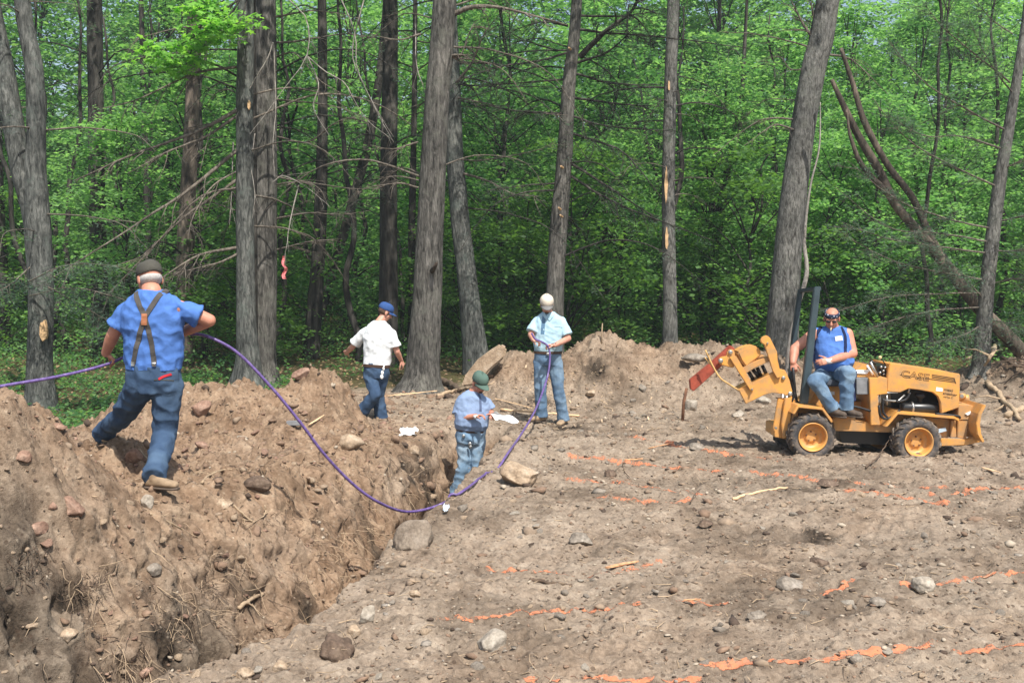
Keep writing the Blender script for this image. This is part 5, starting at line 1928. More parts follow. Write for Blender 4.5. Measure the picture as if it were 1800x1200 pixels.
S1 = [P(243, 510, Yb), P(256, 538, Yb), P(267, 560, Yb), P(277, 600, Yb), P(282, 641, Yb)]
S2 = [P(295, 509, Yb), P(280, 538, Yb), P(267, 562, Yb), P(255, 600, Yb), P(245, 640, Yb)]
strap(r1, 'brace', M_brace, shirt1, S1, 0.040, bk)
strap(r1, 'brace', M_brace, shirt1, S2, 0.040, bk, thick=0.009)
strap(r1, 'brace_patch', simple('tan_leather', (0.33, 0.13, 0.06), 0.6), shirt1, [P(267, 554, Yb), P(267, 564, Yb), P(267, 574, Yb)], 0.045, bk, thick=0.014, n=6)
for (u, v) in ((245, 640), (282, 641)):
    strap(r1, 'brace_clip', M_steel, shirt1, [P(u, v - 3, Yb), P(u, v, Yb), P(u, v + 4, Yb)], 0.028, bk, thick=0.014, n=5)
pants1 = [c for c in r1.children if c.name.startswith('trousers')][0]
strap(r1, 'red_rag', simple('red_cloth', (0.5, 0.02, 0.03), 0.9), pants1, [P(290, 667, Yb), P(298, 662, Yb), P(309, 658, Yb)], 0.018, bk, thick=0.009, n=8)
strap(r1, 'pocket_edge', M_olive, pants1, [P(282, 668, Yb), P(298, 668, Yb), P(312, 669, Yb)], 0.008, bk, thick=0.004, n=10)

# --- the man in the white T-shirt, walking away
g1, g2 = on_ground(632, 733), on_ground(672, 742)
Yw = 15.3
q1, q2 = Vector(P(634, 726, Yw)), Vector(P(670, 731, Yw + 0.12))
J = dict(pelvis=P(662, 650, Yw), neck=P(666, 566, Yw + 0.03), head=P(677, 549, Yw + 0.09), sh_l=P(638, 586, Yw + 0.05), sh_r=P(689, 587, Yw - 0.02), el_l=P(618, 611, Yw + 0.14), el_r=P(698, 618, Yw - 0.02),
         wr_l=P(611, 618, Yw + 0.36), wr_r=P(705, 633, Yw + 0.10), hip_l=P(650, 655, Yw), hip_r=P(671, 656, Yw), kn_l=P(660, 693, Yw - 0.12), kn_r=P(664, 695, Yw + 0.10), an_l=q1, an_r=q2)
r2, ax2, ts2 = person('man in white T-shirt and navy cap walking away on the far side of the trench', J, C_white, C_navy, SK2,
                      [(0.08, 0.185, 0.145, 0), (0.22, 0.195, 0.155, 0.02), (0.45, 0.205, 0.155, 0.01), (0.66, 0.225, 0.14, 0), (0.82, 0.20, 0.12, 0), (0.92, 0.145, 0.10, 0), (0.99, 0.08, 0.075, 0)],
                      (0.75, 0.45, -0.42), (0.35, 0.1, 1), sleeve=0.72, sleeve_r=0.085, leg_r=(0.108, 0.088, 0.088), toes=((-0.7, -0.3), (0.4, 0.7)), boot_pitch=(0, -0.6),
                      hands={'l': ((-0.4, 0.5, -0.2), (0.8, 0, 0.4), 0.8, 1), 'r': ((0.35, 0.3, -0.8), (-0.7, 0.2, 0), 0.6, -1)}, group=PG, boots=[M_boot, M_boot], shirt_fold=0.010, pants_fold=0.012)
M_navycap = cloth('navy_cap', (0.035, 0.08, 0.22))
hc = J['head']
cap(r2, hc, ax2[1], ax2[2], M_navycap, 1.11)
MB().ball(hc - ax2[1] * 0.012, (0.081, 0.097, 0.055), 20, 12, Matrix((ax2[0], ax2[1], ax2[2])).transposed()).build('hair', M_hairb, r2, smooth=True)
belt(r2, ts2(0.085, 0.183, 0.143), M_leather, 0.04, 0.010)
kb = MB()
for (u, v, r) in ((674, 648, 0.018), (672, 655, 0.022), (671, 662, 0.024)):
    kb.ball(P(u, v, Yw - 0.17), (r, r * 0.5, r * 1.4), 10, 8)
kb.tube([P(676, 640, Yw - 0.17), P(673, 650, Yw - 0.17)], [0.012, 0.01], 6)
kb.build('key_tag', M_white, r2, smooth=True)

# --- the man standing in the trench reading papers
Yh = 13.35
g1 = H(np.array([P(800, 870, Yh).x]), np.array([Yh]))[0]
J = dict(pelvis=P(827, 765, Yh), neck=P(832, 688, Yh - 0.02), head=P(843, 673, Yh - 0.07), sh_l=P(809, 706, Yh), sh_r=P(855, 706, Yh + 0.02), el_l=P(805, 736, Yh - 0.08), el_r=P(862, 724, Yh + 0.02),
         wr_l=P(836, 731, Yh - 0.24), wr_r=P(866, 731, Yh - 0.2), hip_l=P(817, 775, Yh), hip_r=P(839, 774, Yh), kn_l=P(815, 818, Yh - 0.03), kn_r=P(838, 815, Yh - 0.02), an_l=P(803, 864, Yh + 0.02), an_r=P(825, 864, Yh + 0.05))
r3, ax3, ts3 = person('man in blue shirt and green cap standing in the trench, reading white papers', J, C_cham2, C_jeanl, SK,
                      [(0.14, 0.192, 0.155, 0), (0.26, 0.212, 0.172, -0.02), (0.48, 0.218, 0.165, -0.01), (0.66, 0.22, 0.145, 0), (0.82, 0.192, 0.125, 0), (0.92, 0.13, 0.10, 0), (0.99, 0.08, 0.075, 0)],
                      (0.5, -0.68, -0.52), (0.2, -0.3, 1), sleeve=0.74, sleeve_r=0.082, leg_r=(0.104, 0.080, 0.080), toes=((-0.3, -0.9), (0.3, -0.9)),
                      hands={'l': ((0.8, -0.35, 0.15), (0.1, -0.2, -1), 0.55, -1), 'r': ((0.1, -0.8, 0.1), (-0.5, -0.2, -0.6), 0.6, -1)}, group=PG, boots=[M_bootd, M_bootd], shirt_fold=0.009, pants_fold=0.013)
M_green = cloth('green_cap', (0.085, 0.135, 0.11))
hc = J['head']
cap(r3, hc, ax3[1], ax3[2], M_green, 1.12)
MB().ball(hc - ax3[1] * 0.012, (0.081, 0.096, 0.055), 20, 12, Matrix((ax3[0], ax3[1], ax3[2])).transposed()).build('hair', M_hairb, r3, smooth=True)
MB().ball(hc + ax3[1] * 0.074 - ax3[2] * 0.072, (0.030, 0.026, 0.026), 12, 8, Matrix((ax3[0], ax3[1], ax3[2])).transposed()).build('beard', M_hairb, r3, smooth=True)
belt(r3, ts3(0.13, 0.176, 0.142), M_leather, 0.03, 0.009)
MB().tube([P(837, 729, Yh - 0.262), P(838, 735, Yh - 0.262)], 0.036, 14).build('watch', M_white, r3, smooth=True)
kb = MB()
for (u, v, r) in ((815, 766, 0.02), (826, 780, 0.022), (827, 785, 0.02)):
    kb.ball(P(u, v, Yh - 0.16), (r, r * 0.4, r * 1.1), 10, 8)
kb.build('key_tag', M_steel, r3, smooth=True)
shirt3 = [c for c in r3.children if c.name.startswith('shirt')][0]
strap(r3, 'placket', cloth('dark_placket', (0.09, 0.12, 0.20)), shirt3, [P(839, 690, Yh), P(842, 702, Yh), P(842, 722, Yh)], 0.028, (0.15, -1, 0.1), thick=0.004, n=10)
# papers
pp = empty('papers', P(868, 731, Yh - 0.32), 'folded white papers held in the hands of the man in the trench', 'papers')
for k, (q, lift) in enumerate((([(862, 727), (872, 722), (912, 738), (910, 745)], 0.0), ([(862, 730), (880, 726), (906, 742), (880, 740)], -0.02))):
    mb = MB()
    A = [P(u, v, Yh - 0.30 - 0.05 * i + lift) for i, (u, v) in enumerate(q)]
    n_ = 9
    V, F = [], []
    for l in (0, 1):
        for i in range(n_):
            for j in range(n_):
                s, t = i / (n_ - 1), j / (n_ - 1)
                p = (A[0] * (1 - s) + A[3] * s) * (1 - t) + (A[1] * (1 - s) + A[2] * s) * t
                p = p + Vector((0, 0, 0.02 * math.sin(s * 7 + k) * math.cos(t * 3) - 0.003 * l))
                V.append(tuple(p))
    for i in range(n_ - 1):
        for j in range(n_ - 1):
            a = i * n_ + j
            F += [(a, a + 1, a + n_ + 1, a + n_), (a + 81, a + 81 + n_, a + 81 + n_ + 1, a + 82)]
    mb.add(V, F)
    mb.build('sheet', M_white, pp)

# --- the man in the tan cap
Yt = 15.05
g1, g2 = on_ground(945, 741), on_ground(985, 748)
al, ar = Vector((P(951, 731, Yt).x, g1.y, g1.z + 0.10)), Vector((P(990, 736, g2.y).x, g2.y, g2.z + 0.10))
Yt = (al.y + ar.y) / 2
J = dict(pelvis=P(963, 628, Yt), neck=P(964, 550, Yt), head=P(961, 536, Yt - 0.06), sh_l=P(944, 564, Yt), sh_r=P(987, 565, Yt), el_l=P(933, 588, Yt - 0.08), el_r=P(999, 595, Yt - 0.06),
         wr_l=P(938, 598, Yt - 0.30), wr_r=P(974, 607, Yt - 0.30), hip_l=P(951, 637, Yt), hip_r=P(976, 637, Yt), kn_l=P(950, 686, Yt - 0.03), kn_r=P(982, 688, Yt - 0.03), an_l=al, an_r=ar)
r4, ax4, ts4 = person('man in pale blue shirt, jeans and tan cap facing the camera, holding the pipe end', J, C_chamb, C_jean, SK2,
                      [(0.13, 0.190, 0.135, 0), (0.25, 0.198, 0.145, -0.01), (0.48, 0.205, 0.145, 0), (0.68, 0.215, 0.135, 0), (0.83, 0.190, 0.115, 0), (0.92, 0.135, 0.10, 0), (0.99, 0.08, 0.075, 0)],
                      (0.02, -0.86, -0.42), (0, -0.3, 1), sleeve=0.80, sleeve_r=0.086, leg_r=(0.104, 0.082, 0.076), toes=((-0.8, -0.35), (-0.35, -0.9)),
                      hands={'l': ((0.6, -0.45, -0.1), (0.2, -0.3, -1), 0.75, -1), 'r': ((-0.85, -0.25, 0.05), (0, -0.2, -1), 0.7, 1)}, group=PG, boots=[M_boot, M_boot], shirt_fold=0.009, pants_fold=0.010)
M_tancap = cloth('tan_cap', (0.60, 0.53, 0.43))
M_tanbrim = cloth('grey_brim', (0.17, 0.165, 0.16))
hc = J['head']
cap(r4, hc, ax4[1], ax4[2], M_tancap, 1.13, M_tanbrim)
MB().ball(hc - ax4[1] * 0.012, (0.081, 0.096, 0.055), 20, 12, Matrix((ax4[0], ax4[1], ax4[2])).transposed()).build('hair', M_hairb, r4, smooth=True)
MB().ball(hc + ax4[1] * 0.072 - ax4[2] * 0.07, (0.032, 0.028, 0.028), 12, 8, Matrix((ax4[0], ax4[1], ax4[2])).transposed()).build('beard', M_hairb, r4, smooth=True)
belt(r4, ts4(0.12, 0.186, 0.132), M_leather, 0.035, 0.009)
MB().ball(P(963, 622, Yt - 0.155), (0.025, 0.006, 0.018), 10, 8).build('belt_buckle', M_steel, r4, smooth=True)
shirt4 = [c for c in r4.children if c.name.startswith('shirt')][0]
fr = Vector((0, -1, 0.1))
strap(r4, 'open_front_shade', cloth('shadow_blue_cotton', (0.10, 0.19, 0.29)), shirt4, [P(958, 551, Yt), P(955, 565, Yt), P(953, 588, Yt)], 0.05, fr, thick=0.004, n=10)  # shade inside the open shirt front, put in as a darker blue band
for q in ([P(955, 550, Yt), P(957, 556, Yt), P(961, 561, Yt)], [P(973, 550, Yt), P(969, 557, Yt), P(964, 563, Yt)]):
    strap(r4, 'collar', C_chamb, shirt4, q, 0.035, fr, thick=0.012, n=8)
strap(r4, 'chest_pocket', C_chamb, shirt4, [P(974, 574, Yt), P(981, 574, Yt), P(988, 575, Yt)], 0.014, fr, thick=0.006, n=8)
MB().tube([P(973.5, 603, Yt - 0.285), P(974.5, 610, Yt - 0.285)], 0.035, 12).build('watch', M_blk, r4, smooth=True)

# --- the driver
Yd = 12.62
J = dict(pelvis=P(1462, 656, Yd + 0.08), neck=P(1463, 575, Yd + 0.05), head=P(1462, 560, Yd - 0.01), sh_l=P(1431, 587, Yd + 0.02), sh_r=P(1489, 587, Yd + 0.06), el_l=P(1397, 613, Yd - 0.02), el_r=P(1499, 621, Yd - 0.02),
         wr_l=P(1394, 637, Yd - 0.14), wr_r=P(1458, 634, Yd - 0.28), hip_l=P(1447, 662, Yd), hip_r=P(1476, 661, Yd + 0.02), kn_l=P(1433, 670, 12.28), kn_r=P(1489, 655, 12.24), an_l=P(1463, 716, 12.26), an_r=P(1488, 716, 12.22))
r5, ax5, ts5 = person('man in sleeveless blue shirt and navy bandana sitting on the trencher, cigarette in mouth', J, C_blue, C_jean, SK,
                      [(0.10, 0.205, 0.18, -0.03), (0.25, 0.225, 0.200, -0.05), (0.45, 0.222, 0.185, -0.04), (0.66, 0.222, 0.155, 0), (0.82, 0.20, 0.125, 0), (0.92, 0.135, 0.10, 0), (0.99, 0.085, 0.08, 0)],
                      (-0.30, -0.88, -0.36), (0.0, -0.15, 1), build=1.08, sleeve=0.0, leg_r=(0.105, 0.092, 0.070), toes=((0.4, -0.75), (0.55, -0.7)),
                      hands={'l': ((0.05, -0.3, -0.9), (0.3, 0.9, 0), 1.15, 1), 'r': ((-0.9, -0.1, -0.12), (0, 1, -0.3), 0.35, -1)}, group=PG, boots=[M_bootd, M_bootd], neck_r=0.072, arm_r=(0.066, 0.052, 0.034), head_sc=1.03, base=Vector(P(1462, 672, Yd)))
hc = J['head']
R5 = Matrix((ax5[0], ax5[1], ax5[2])).transposed()
M_band, nt, b = nodemat('navy_bandana')
vo = nt.nodes.new('ShaderNodeTexVoronoi')
vo.inputs['Scale'].default_value = 42
nt.links.new(coords(nt), vo.inputs['Vector'])
nt.links.new(ramp(nt, vo.outputs['Distance'], [(0.22, (0.5, 0.55, 0.6)), (0.34, (0.015, 0.025, 0.06))]), b.inputs['Base Color'])
b.inputs['Roughness'].default_value = 0.9
V, F = [], []
n = 30
for (k, z) in ((1.0, 0.036), (1.085, 0.038), (1.06, 0.060), (1.0, 0.086), (0.93, 0.086)):
    for j in range(n):
        t = 2 * math.pi * j / n
        V.append(tuple(hc + (ax5[0] * math.cos(t) * 0.080 * k + ax5[1] * (math.sin(t) * 0.100 * k - 0.008) + ax5[2] * (z + 0.002 * math.sin(5 * t))) * 1.03))
for i in range(5):
    for j in range(n):
        a, b_ = i * n + j, i * n + (j + 1) % n
        F.append((a, b_, (b_ + n) % (5 * n), (a + n) % (5 * n)))
MB().add(V, F).build('bandana', M_band, r5, smooth=True)
MB().ball(hc - ax5[1] * 0.016 + ax5[2] * 0.018, (0.081, 0.096, 0.078), 20, 12, R5).build('hair', M_hairb, r5, smooth=True)
gm = MB()
for s in (-1, 1):
    gm.ball(hc + ax5[1] * 0.097 + ax5[0] * 0.034 * s + ax5[2] * 0.002, (0.026, 0.009, 0.015), 12, 8, R5)
    gm.tube([hc + ax5[1] * 0.085 + ax5[0] * 0.062 * s + ax5[2] * 0.008, hc - ax5[1] * 0.0 + ax5[0] * 0.084 * s + ax5[2] * 0.01], [0.004, 0.003], 6)
gm.tube([hc + ax5[1] * 0.1 + ax5[0] * -0.01 + ax5[2] * 0.008, hc + ax5[1] * 0.1 + ax5[0] * 0.01 + ax5[2] * 0.008], 0.004, 6)
gm.build('sunglasses', M_lens, r5, smooth=True)
MB().ball(hc + ax5[1] * 0.088 - ax5[2] * 0.046, (0.032, 0.012, 0.009), 12, 8, R5).build('moustache', M_hairb, r5, smooth=True)
MB().tube([hc + ax5[1] * 0.09 - ax5[2] * 0.058, hc + ax5[1] * 0.125 - ax5[2] * 0.10], 0.007, 8).build('cigarette', simple('cigarette_paper', (0.8, 0.72, 0.5), 0.8, bmp=0), None, origin=hc + ax5[1] * 0.1, smooth=True, label='pale cigarette hanging from the mouth of the trencher driver', cat='cigarette')
shirt5 = [c for c in r5.children if c.name.startswith('shirt')][0]
fr = Vector((-0.05, -1, 0.1))
M_dbrace = cloth('navy_braces', (0.012, 0.02, 0.06))
strap(r5, 'brace', M_dbrace, shirt5, [P(1444, 574, Yd), P(1434, 588, Yd), P(1430, 612, Yd), P(1430, 634, Yd)], 0.035, fr, thick=0.008)
strap(r5, 'brace', M_dbrace, shirt5, [P(1479, 574, Yd), P(1483, 588, Yd), P(1483, 604, Yd), P(1480, 622, Yd)], 0.035, fr, thick=0.008)
strap(r5, 'shirt_badge', M_white, shirt5, [P(1471, 591, Yd), P(1471.5, 595, Yd), P(1472, 599, Yd)], 0.085, fr, thick=0.004, n=5)
MB().tube([P(1456, 630, Yd - 0.275), P(1457, 638, Yd - 0.275)], 0.042, 14).build('watch', M_white, r5, smooth=True)

# the grip his right hand rests on belongs to the trencher
MB().tube([P(1394, 646, Yd - 0.18), P(1398, 690, Yd - 0.1), P(1402, 712, Yd - 0.05)], [0.016, 0.014, 0.014], 8).build('lever', M_blk, tr, smooth=True)
# ================================================================= pipe, stones, roots, litter
M_pipe, nt, b = nodemat('purple_pipe')
co = coords(nt)
nt.links.new(ramp(nt, noise_tex(nt, co, 30, 4, 0.7), [(0.35, (0.075, 0.045, 0.15)), (0.62, (0.16, 0.105, 0.29)), (0.75, (0.34, 0.28, 0.40))]), b.inputs['Base Color'])
b.inputs['Roughness'].default_value = 0.35
PP = [(-60, 694, Yb - 0.75), (0, 679, Yb - 0.5), (100, 662, Yb - 0.2), (188, 640, Yb + 0.1), (250, 612, Yb + 0.27), (300, 592, Yb + 0.3), (340, 587, Yb + 0.24), (372, 594, Yb + 0.15), (420, 622, 8.95), (480, 684, 9.0), (530, 745, 9.1), (570, 798, 9.2), (620, 850, 9.35), (665, 882, 9.5), (715, 899, 9.7), (770, 888, 10.1), (815, 862, 10.6), (852, 836, 11.1)]
pts = [tuple(P(u, v, y)) for u, v, y in PP]
a = on_ground(852, 838)
pts[-1] = (a.x, a.y, a.z + 0.02)
b2 = P(893, 796, 11.55)
for _k in (14, 15, 16):
    _g = on_ground(PP[_k][0], PP[_k][1])
    _y = {14: 9.9, 15: 10.15, 16: min(_g.y, 10.6) - 0.05}[_k]
    pts[_k] = tuple(P(PP[_k][0], PP[_k][1], _y))
pts += [tuple((Vector(pts[-1]) * 0.5 + b2 * 0.5) + Vector((0.0, 0.0, -0.06))), tuple(b2)]
pts += [tuple(P(u, v, y)) for u, v, y in ((918, 760, 12.6), (942, 718, 13.6), (960, 670, Yt - 0.55), (966, 640, Yt - 0.42), (966, 618, Yt - 0.38), (962, 607, Yt - 0.38), (951, 600, Yt - 0.40), (941, 596, Yt - 0.42), (934, 585, Yt - 0.42))]
_pp = smooth_path(pts, 240)
for _q in _pp:
    if 9.8 < _q[1] < 11.0 and _q[0] > -0.85:
        _q[2] = max(_q[2], Hs(_q[0], _q[1]) + 0.02)
link_o = MB().tube(_pp, 0.0132, 12).build('purple_pipe', M_pipe, None, origin=pts[14], smooth=True, label='long purple pipe looping from the left edge over the trench to the tan capped man', cat='pipe')


def rock_material(name, lo, mid, hi):
    m, nt, b = nodemat(name)
    co = coords(nt)
    c = ramp(nt, noise_tex(nt, co, 7, 7, 0.65), [(0.3, lo), (0.52, mid), (0.75, hi)])
    g = ramp(nt, noise_tex(nt, co, 50, 3, 0.6), [(0.3, (0.75, 0.75, 0.75)), (0.7, (1.2, 1.2, 1.2))])
    nt.links.new(mixc(nt, 1.0, c, g, 'MULTIPLY'), b.inputs['Base Color'])
    b.inputs['Roughness'].default_value = 0.92
    b.inputs['Specular IOR Level'].default_value = 0.2
    bump(nt, b, noise_tex(nt, co, 26, 6, 0.65), 0.6, 0.02)
    return m


R_tan = rock_material('tan_stone', (0.22, 0.155, 0.10), (0.38, 0.285, 0.195), (0.50, 0.41, 0.31))
R_red = rock_material('red_brown_stone', (0.14, 0.08, 0.055), (0.28, 0.175, 0.125), (0.40, 0.28, 0.21))
R_grey = rock_material('grey_stone', (0.13, 0.108, 0.085), (0.24, 0.205, 0.165), (0.36, 0.32, 0.27))
R_white = rock_material('pale_stone', (0.21, 0.175, 0.135), (0.35, 0.305, 0.245), (0.50, 0.455, 0.385))
R_dark = rock_material('dark_clod', (0.05, 0.036, 0.026), (0.13, 0.09, 0.065), (0.22, 0.165, 0.12))

R_dirt = rock_material('soil_stained_stone', (0.13, 0.10, 0.075), (0.235, 0.19, 0.145), (0.33, 0.28, 0.225))
_ico = {}


def ico(sub):
    if sub not in _ico:
        bm = bmesh.new()
        bmesh.ops.create_icosphere(bm, subdivisions=sub, radius=1.0)
        _ico[sub] = (np.array([v.co[:] for v in bm.verts]), np.array([[v.index for v in f.verts] for f in bm.faces]))
        bm.free()
    return _ico[sub]


def rock_v(sub, rad, seed, rot=None, facets=9, rough=0.12):
    V, F = ico(sub)
    V = V.copy()
    rng = np.random.RandomState(seed)
    for k in range(facets):
        n = rng.normal(0, 1, 3)
        n /= np.linalg.norm(n)
        d = V @ n
        cut = rng.uniform(0.55, 0.82)
        V -= n[None, :] * np.maximum(d - cut, 0)[:, None] * 0.92
    nz = perlin(V[:, 0] * 1.6 + seed, V[:, 1] * 1.6, V[:, 2] * 1.6) * rough + perlin(V[:, 0] * 4.5 + seed, V[:, 1] * 4.5, V[:, 2] * 4.5) * rough * 0.45
    V = V * (1 + nz)[:, None]
    V = V / np.abs(V).max(0) * np.array(rad)
    if rot is not None:
        V = V @ np.array(Matrix.Rotation(rot[0], 3, 'Z') @ Matrix.Rotation(rot[1], 3, 'X') @ Matrix.Rotation(rot[2], 3, 'Y')).T
    return V, F


def rock(u, v, w, h, mat, label, seed, rot=(0, 0, 0), depth=0.8, sink=0.3, name='stone', cat='stone', group=None, sub=4, facets=9, rough=0.12):
    g = on_ground(u, v + h * 0.35)
    s = g.y / FPX
    rx, rz = w * s / 2, h * s / 2
    V, F = rock_v(sub, (rx, rx * depth, rz * 1.15), seed, rot, facets, rough)
    me = np_mesh(name, V, F, [mat], True)
    o = link(name, me, None, Vector((g.x, g.y + rx * depth * 0.4, g.z + rz * (1 - 2 * sink) + 0.0)), label=label, cat=cat, group=group)
    return o


rock(915, 836, 80, 46, R_tan, 'largest boulder, tan and half buried in the lip to the right of the trench', 1, (0.2, 0.1, 0.1), 0.9, 0.18, sub=5)
rock(727, 940, 78, 66, R_dirt, 'rounded grey boulder stuck in the right edge of the trench under the pipe', 2, (0.4, 0, 0.1), 0.8, 0.35, sub=5)
rock(864, 1124, 56, 40, R_white, 'flat round pale stone in the foreground, under an orange line', 3, (0.1, 0.5, 0), 0.9, 0.35, facets=4)
rock(646, 1080, 32, 36, R_white, 'pale angular stone standing on the near lip of the trench', 4, (0.4, 0.3, 0.5), 0.7, 0.2)
rock(622, 1112, 30, 24, R_tan, 'small tan stone next to the pale angular one on the lip', 5, (0, 0.2, 0), 0.9, 0.25)
rock(586, 1138, 72, 56, R_dark, 'dark round clod of earth and roots on the near lip of the trench', 6, (0, 0, 0), 0.9, 0.3, 'clod', 'clod', rough=0.25)
rock(1625, 1030, 46, 30, R_white, 'brightest white grey rock in the right of the field beside an orange line', 7, (0.3, 0.2, 0.1), 0.8, 0.2)
rock(1545, 1158 - 100, 34, 18, R_grey, 'grey stone left of the white rock in the right of the field', 8, (0.3, 0, 0.1), 0.8, 0.3)
rock(1392, 1026, 54, 24, R_grey, 'broad flat grey stone right of centre in the field', 9, (0.5, 0.1, 0), 0.9, 0.35)
rock(1506, 1158, 28, 16, R_grey, 'small grey stone resting on the bottom right orange line', 10, (0.5, 0.4, 0), 0.7, 0.3)
rock(352, 722, 36, 32, R_red, 'red brown block standing out of the pile right of the man in blue', 11, (0.3, 0.4, 0.2), 0.8, 0.2)
rock(356, 782, 30, 14, R_red, 'flat red stone under the block right of the man in blue', 12, (0.3, 0.1, 0.2), 0.8, 0.3)
rock(236, 800, 44, 44, R_red, 'red brown slab leaning between the legs of the man in blue', 13, (0.3, 0.6, 0.6), 0.35, 0.3)
rock(258, 882, 28, 27, R_white, 'white rock below the front boot of the man in blue', 14, (0.1, 0.1, 0.3), 0.8, 0.3)
rock(118, 886, 56, 34, R_red, 'large red brown block on the slope of the left pile', 15, (0.5, 0.3, 0.3), 0.9, 0.35)
rock(452, 856, 50, 26, R_dark, 'dark slab on the bank beside a forked root', 16, (0.1, 0.2, 0.05), 0.7, 0.2)
rock(392, 888, 42, 17, R_tan, 'tan flat stone on the bank below the dark slab', 17, (0.3, 0.1, 0.3), 0.8, 0.3)
rock(612, 772, 56, 36, R_tan, 'tan block on the bank under the white paper, trench side', 18, (0.2, 0.2, 0.1), 0.8, 0.3)
rock(727, 792, 22, 22, R_tan, 'small tan stone below the crumpled white paper', 19, (0.2, 0.2, 0.1), 0.8, 0.3)
rock(532, 657, 54, 16, R_red, 'thin slab tilted on top of the pile behind the pipe', 20, (0.1, 0.2, -0.35), 0.6, 0.15)
rock(1216, 712, 24, 26, R_white, 'pale stone right of the rusty rod below the trencher boom', 21, (0.2, 0.2, 0.1), 0.8, 0.25)
rock(1298, 728, 24, 18, R_white, 'pale stone on the slope under the middle of the trencher boom', 22, (0.2, 0.2, 0.1), 0.8, 0.25)
rock(1345, 704, 34, 14, R_white, 'flat pale stone on the slope just left of the trencher bracket', 23, (0.2, 0.2, 0.3), 0.8, 0.3)
rock(1225, 630, 56, 14, R_grey, 'long grey slab lying on the crest of the mound left of the trencher boom', 24, (0.1, 0.1, 0.1), 0.6, 0.2)
rock(1225, 784, 32, 12, R_grey, 'flat grey stone in the orange marks below the boom', 25, (0.2, 0.2, 0.1), 0.8, 0.3)
rock(1455, 850, 44, 13, R_dark, 'dark flat stone in front of the rear wheel of the trencher', 26, (0.2, 0.1, 0.1), 0.8, 0.3)
rock(1022, 948, 46, 22, R_grey, 'pale grey stone left of centre in the middle of the field', 27, (0.6, 0.1, 0.1), 0.8, 0.3)
rock(1072, 832, 26, 14, R_dark, 'dark clod between the boulder and the long pale stick', 28, (0.2, 0.1, 0.1), 0.8, 0.3, 'clod', 'clod')
rock(1332, 1082, 40, 13, R_grey, 'thin grey flake standing near the broad flat grey stone, nearer the camera', 29, (0.2, 0.6, 0.1), 0.6, 0.3)
rock(1240, 922, 34, 12, R_dark, 'dark flake in the middle of the field below the long pale stick', 30, (0.4, 0.3, 0.1), 0.6, 0.3)
rock(1440, 990, 40, 14, R_dark, 'dark lump in a rut of the field, right of centre', 31, (0.1, 0.3, 0.1), 0.7, 0.3, 'clod', 'clod')
rock(730, 1042, 24, 18, R_tan, 'tan pebble on the near lip right of the pale angular stone', 32, (0.1, 0.3, 0.1), 0.7, 0.3)
rock(490, 1170, 30, 22, R_tan, 'tan stone at the bottom edge beside the near lip of the trench', 33, (0.1, 0.3, 0.1), 0.7, 0.3)
rock(430, 1190 - 5, 36, 24, R_tan, 'rounded tan stone at the bottom edge, left of the other one', 34, (0.5, 0.3, 0.1), 0.7, 0.3)
rock(270, 1005, 30, 20, R_grey, 'grey stone stuck in the grey face of the bank', 35, (0.5, 0.3, 0.1), 0.7, 0.3)
rock(120, 1120, 34, 24, R_tan, 'tan stone low in the bank at the bottom left', 36, (0.5, 0.3, 0.1), 0.7, 0.3)
rock(60, 930, 44, 26, R_red, 'red stone at the left edge below the big red brown block', 37, (0.5, 0.3, 0.1), 0.7, 0.3)
rock(40, 805, 34, 20, R_red, 'red brown stone high on the left pile near the edge', 38, (0.9, 0.3, 0.1), 0.7, 0.3)
rock(103, 748, 26, 12, R_red, 'small red brown stone near the crest of the left pile', 39, (0.9, 0.3, 0.1), 0.7, 0.3)
rock(1130, 682, 24, 16, R_grey, 'grey stone on the mound right of the man in the tan cap', 40, (0.9, 0.3, 0.1), 0.7, 0.3)
rock(1040, 690, 30, 14, R_tan, 'tan stone beside the leg of the man in the tan cap', 41, (0.9, 0.3, 0.1), 0.7, 0.3)
# leaning slab behind the man in the trench
sl_ = MB()
sl_.poly([(810, 680), (818, 660), (838, 634), (862, 616), (880, 605), (891, 612), (888, 628), (862, 650), (842, 676)], 16.9, 17.15)
o = sl_.build('stone_slab', R_tan, None, origin=tuple(P(850, 650, 17.0)), bevel=0.03, label='long tan slab leaning on the mound behind the man in the trench', cat='slab')

# smaller stones lying about the field and the banks
rng = np.random.RandomState(61)
protos_r = [np_mesh('stone', *rock_v(3, (1, 0.8, 0.5), 200 + k), [m], True) for k, m in enumerate((R_tan, R_grey, R_white, R_red, R_tan, R_grey))]
cnt = 0
while cnt < 120:
    u, v = rng.uniform(0, 1800), rng.uniform(650, 1195)
    g = on_ground(u, v)
    if g.y > 18.5 or (g.x < -4 and g.y > 11):
        continue
    left_ = float(trench_coords(np.array([g.x]), np.array([g.y]))[0]) < 0
    k = rng.choice([0, 3, 4] if left_ else [0, 1, 2, 5])
    s = rng.uniform(0.018, 0.05) * (1.0 if g.y < 9 else 1.3)
    o = link('stone', protos_r[k], None, (g.x, g.y, g.z - s * 0.05), label='small loose stone scattered on the dug soil', cat='stone', group='small loose stones scattered on the dug soil')
    o.rotation_euler = (rng.uniform(-0.5, 0.5), rng.uniform(-0.5, 0.5), rng.uniform(0, 6.28))
    o.scale = (s, s, s)
    cnt += 1


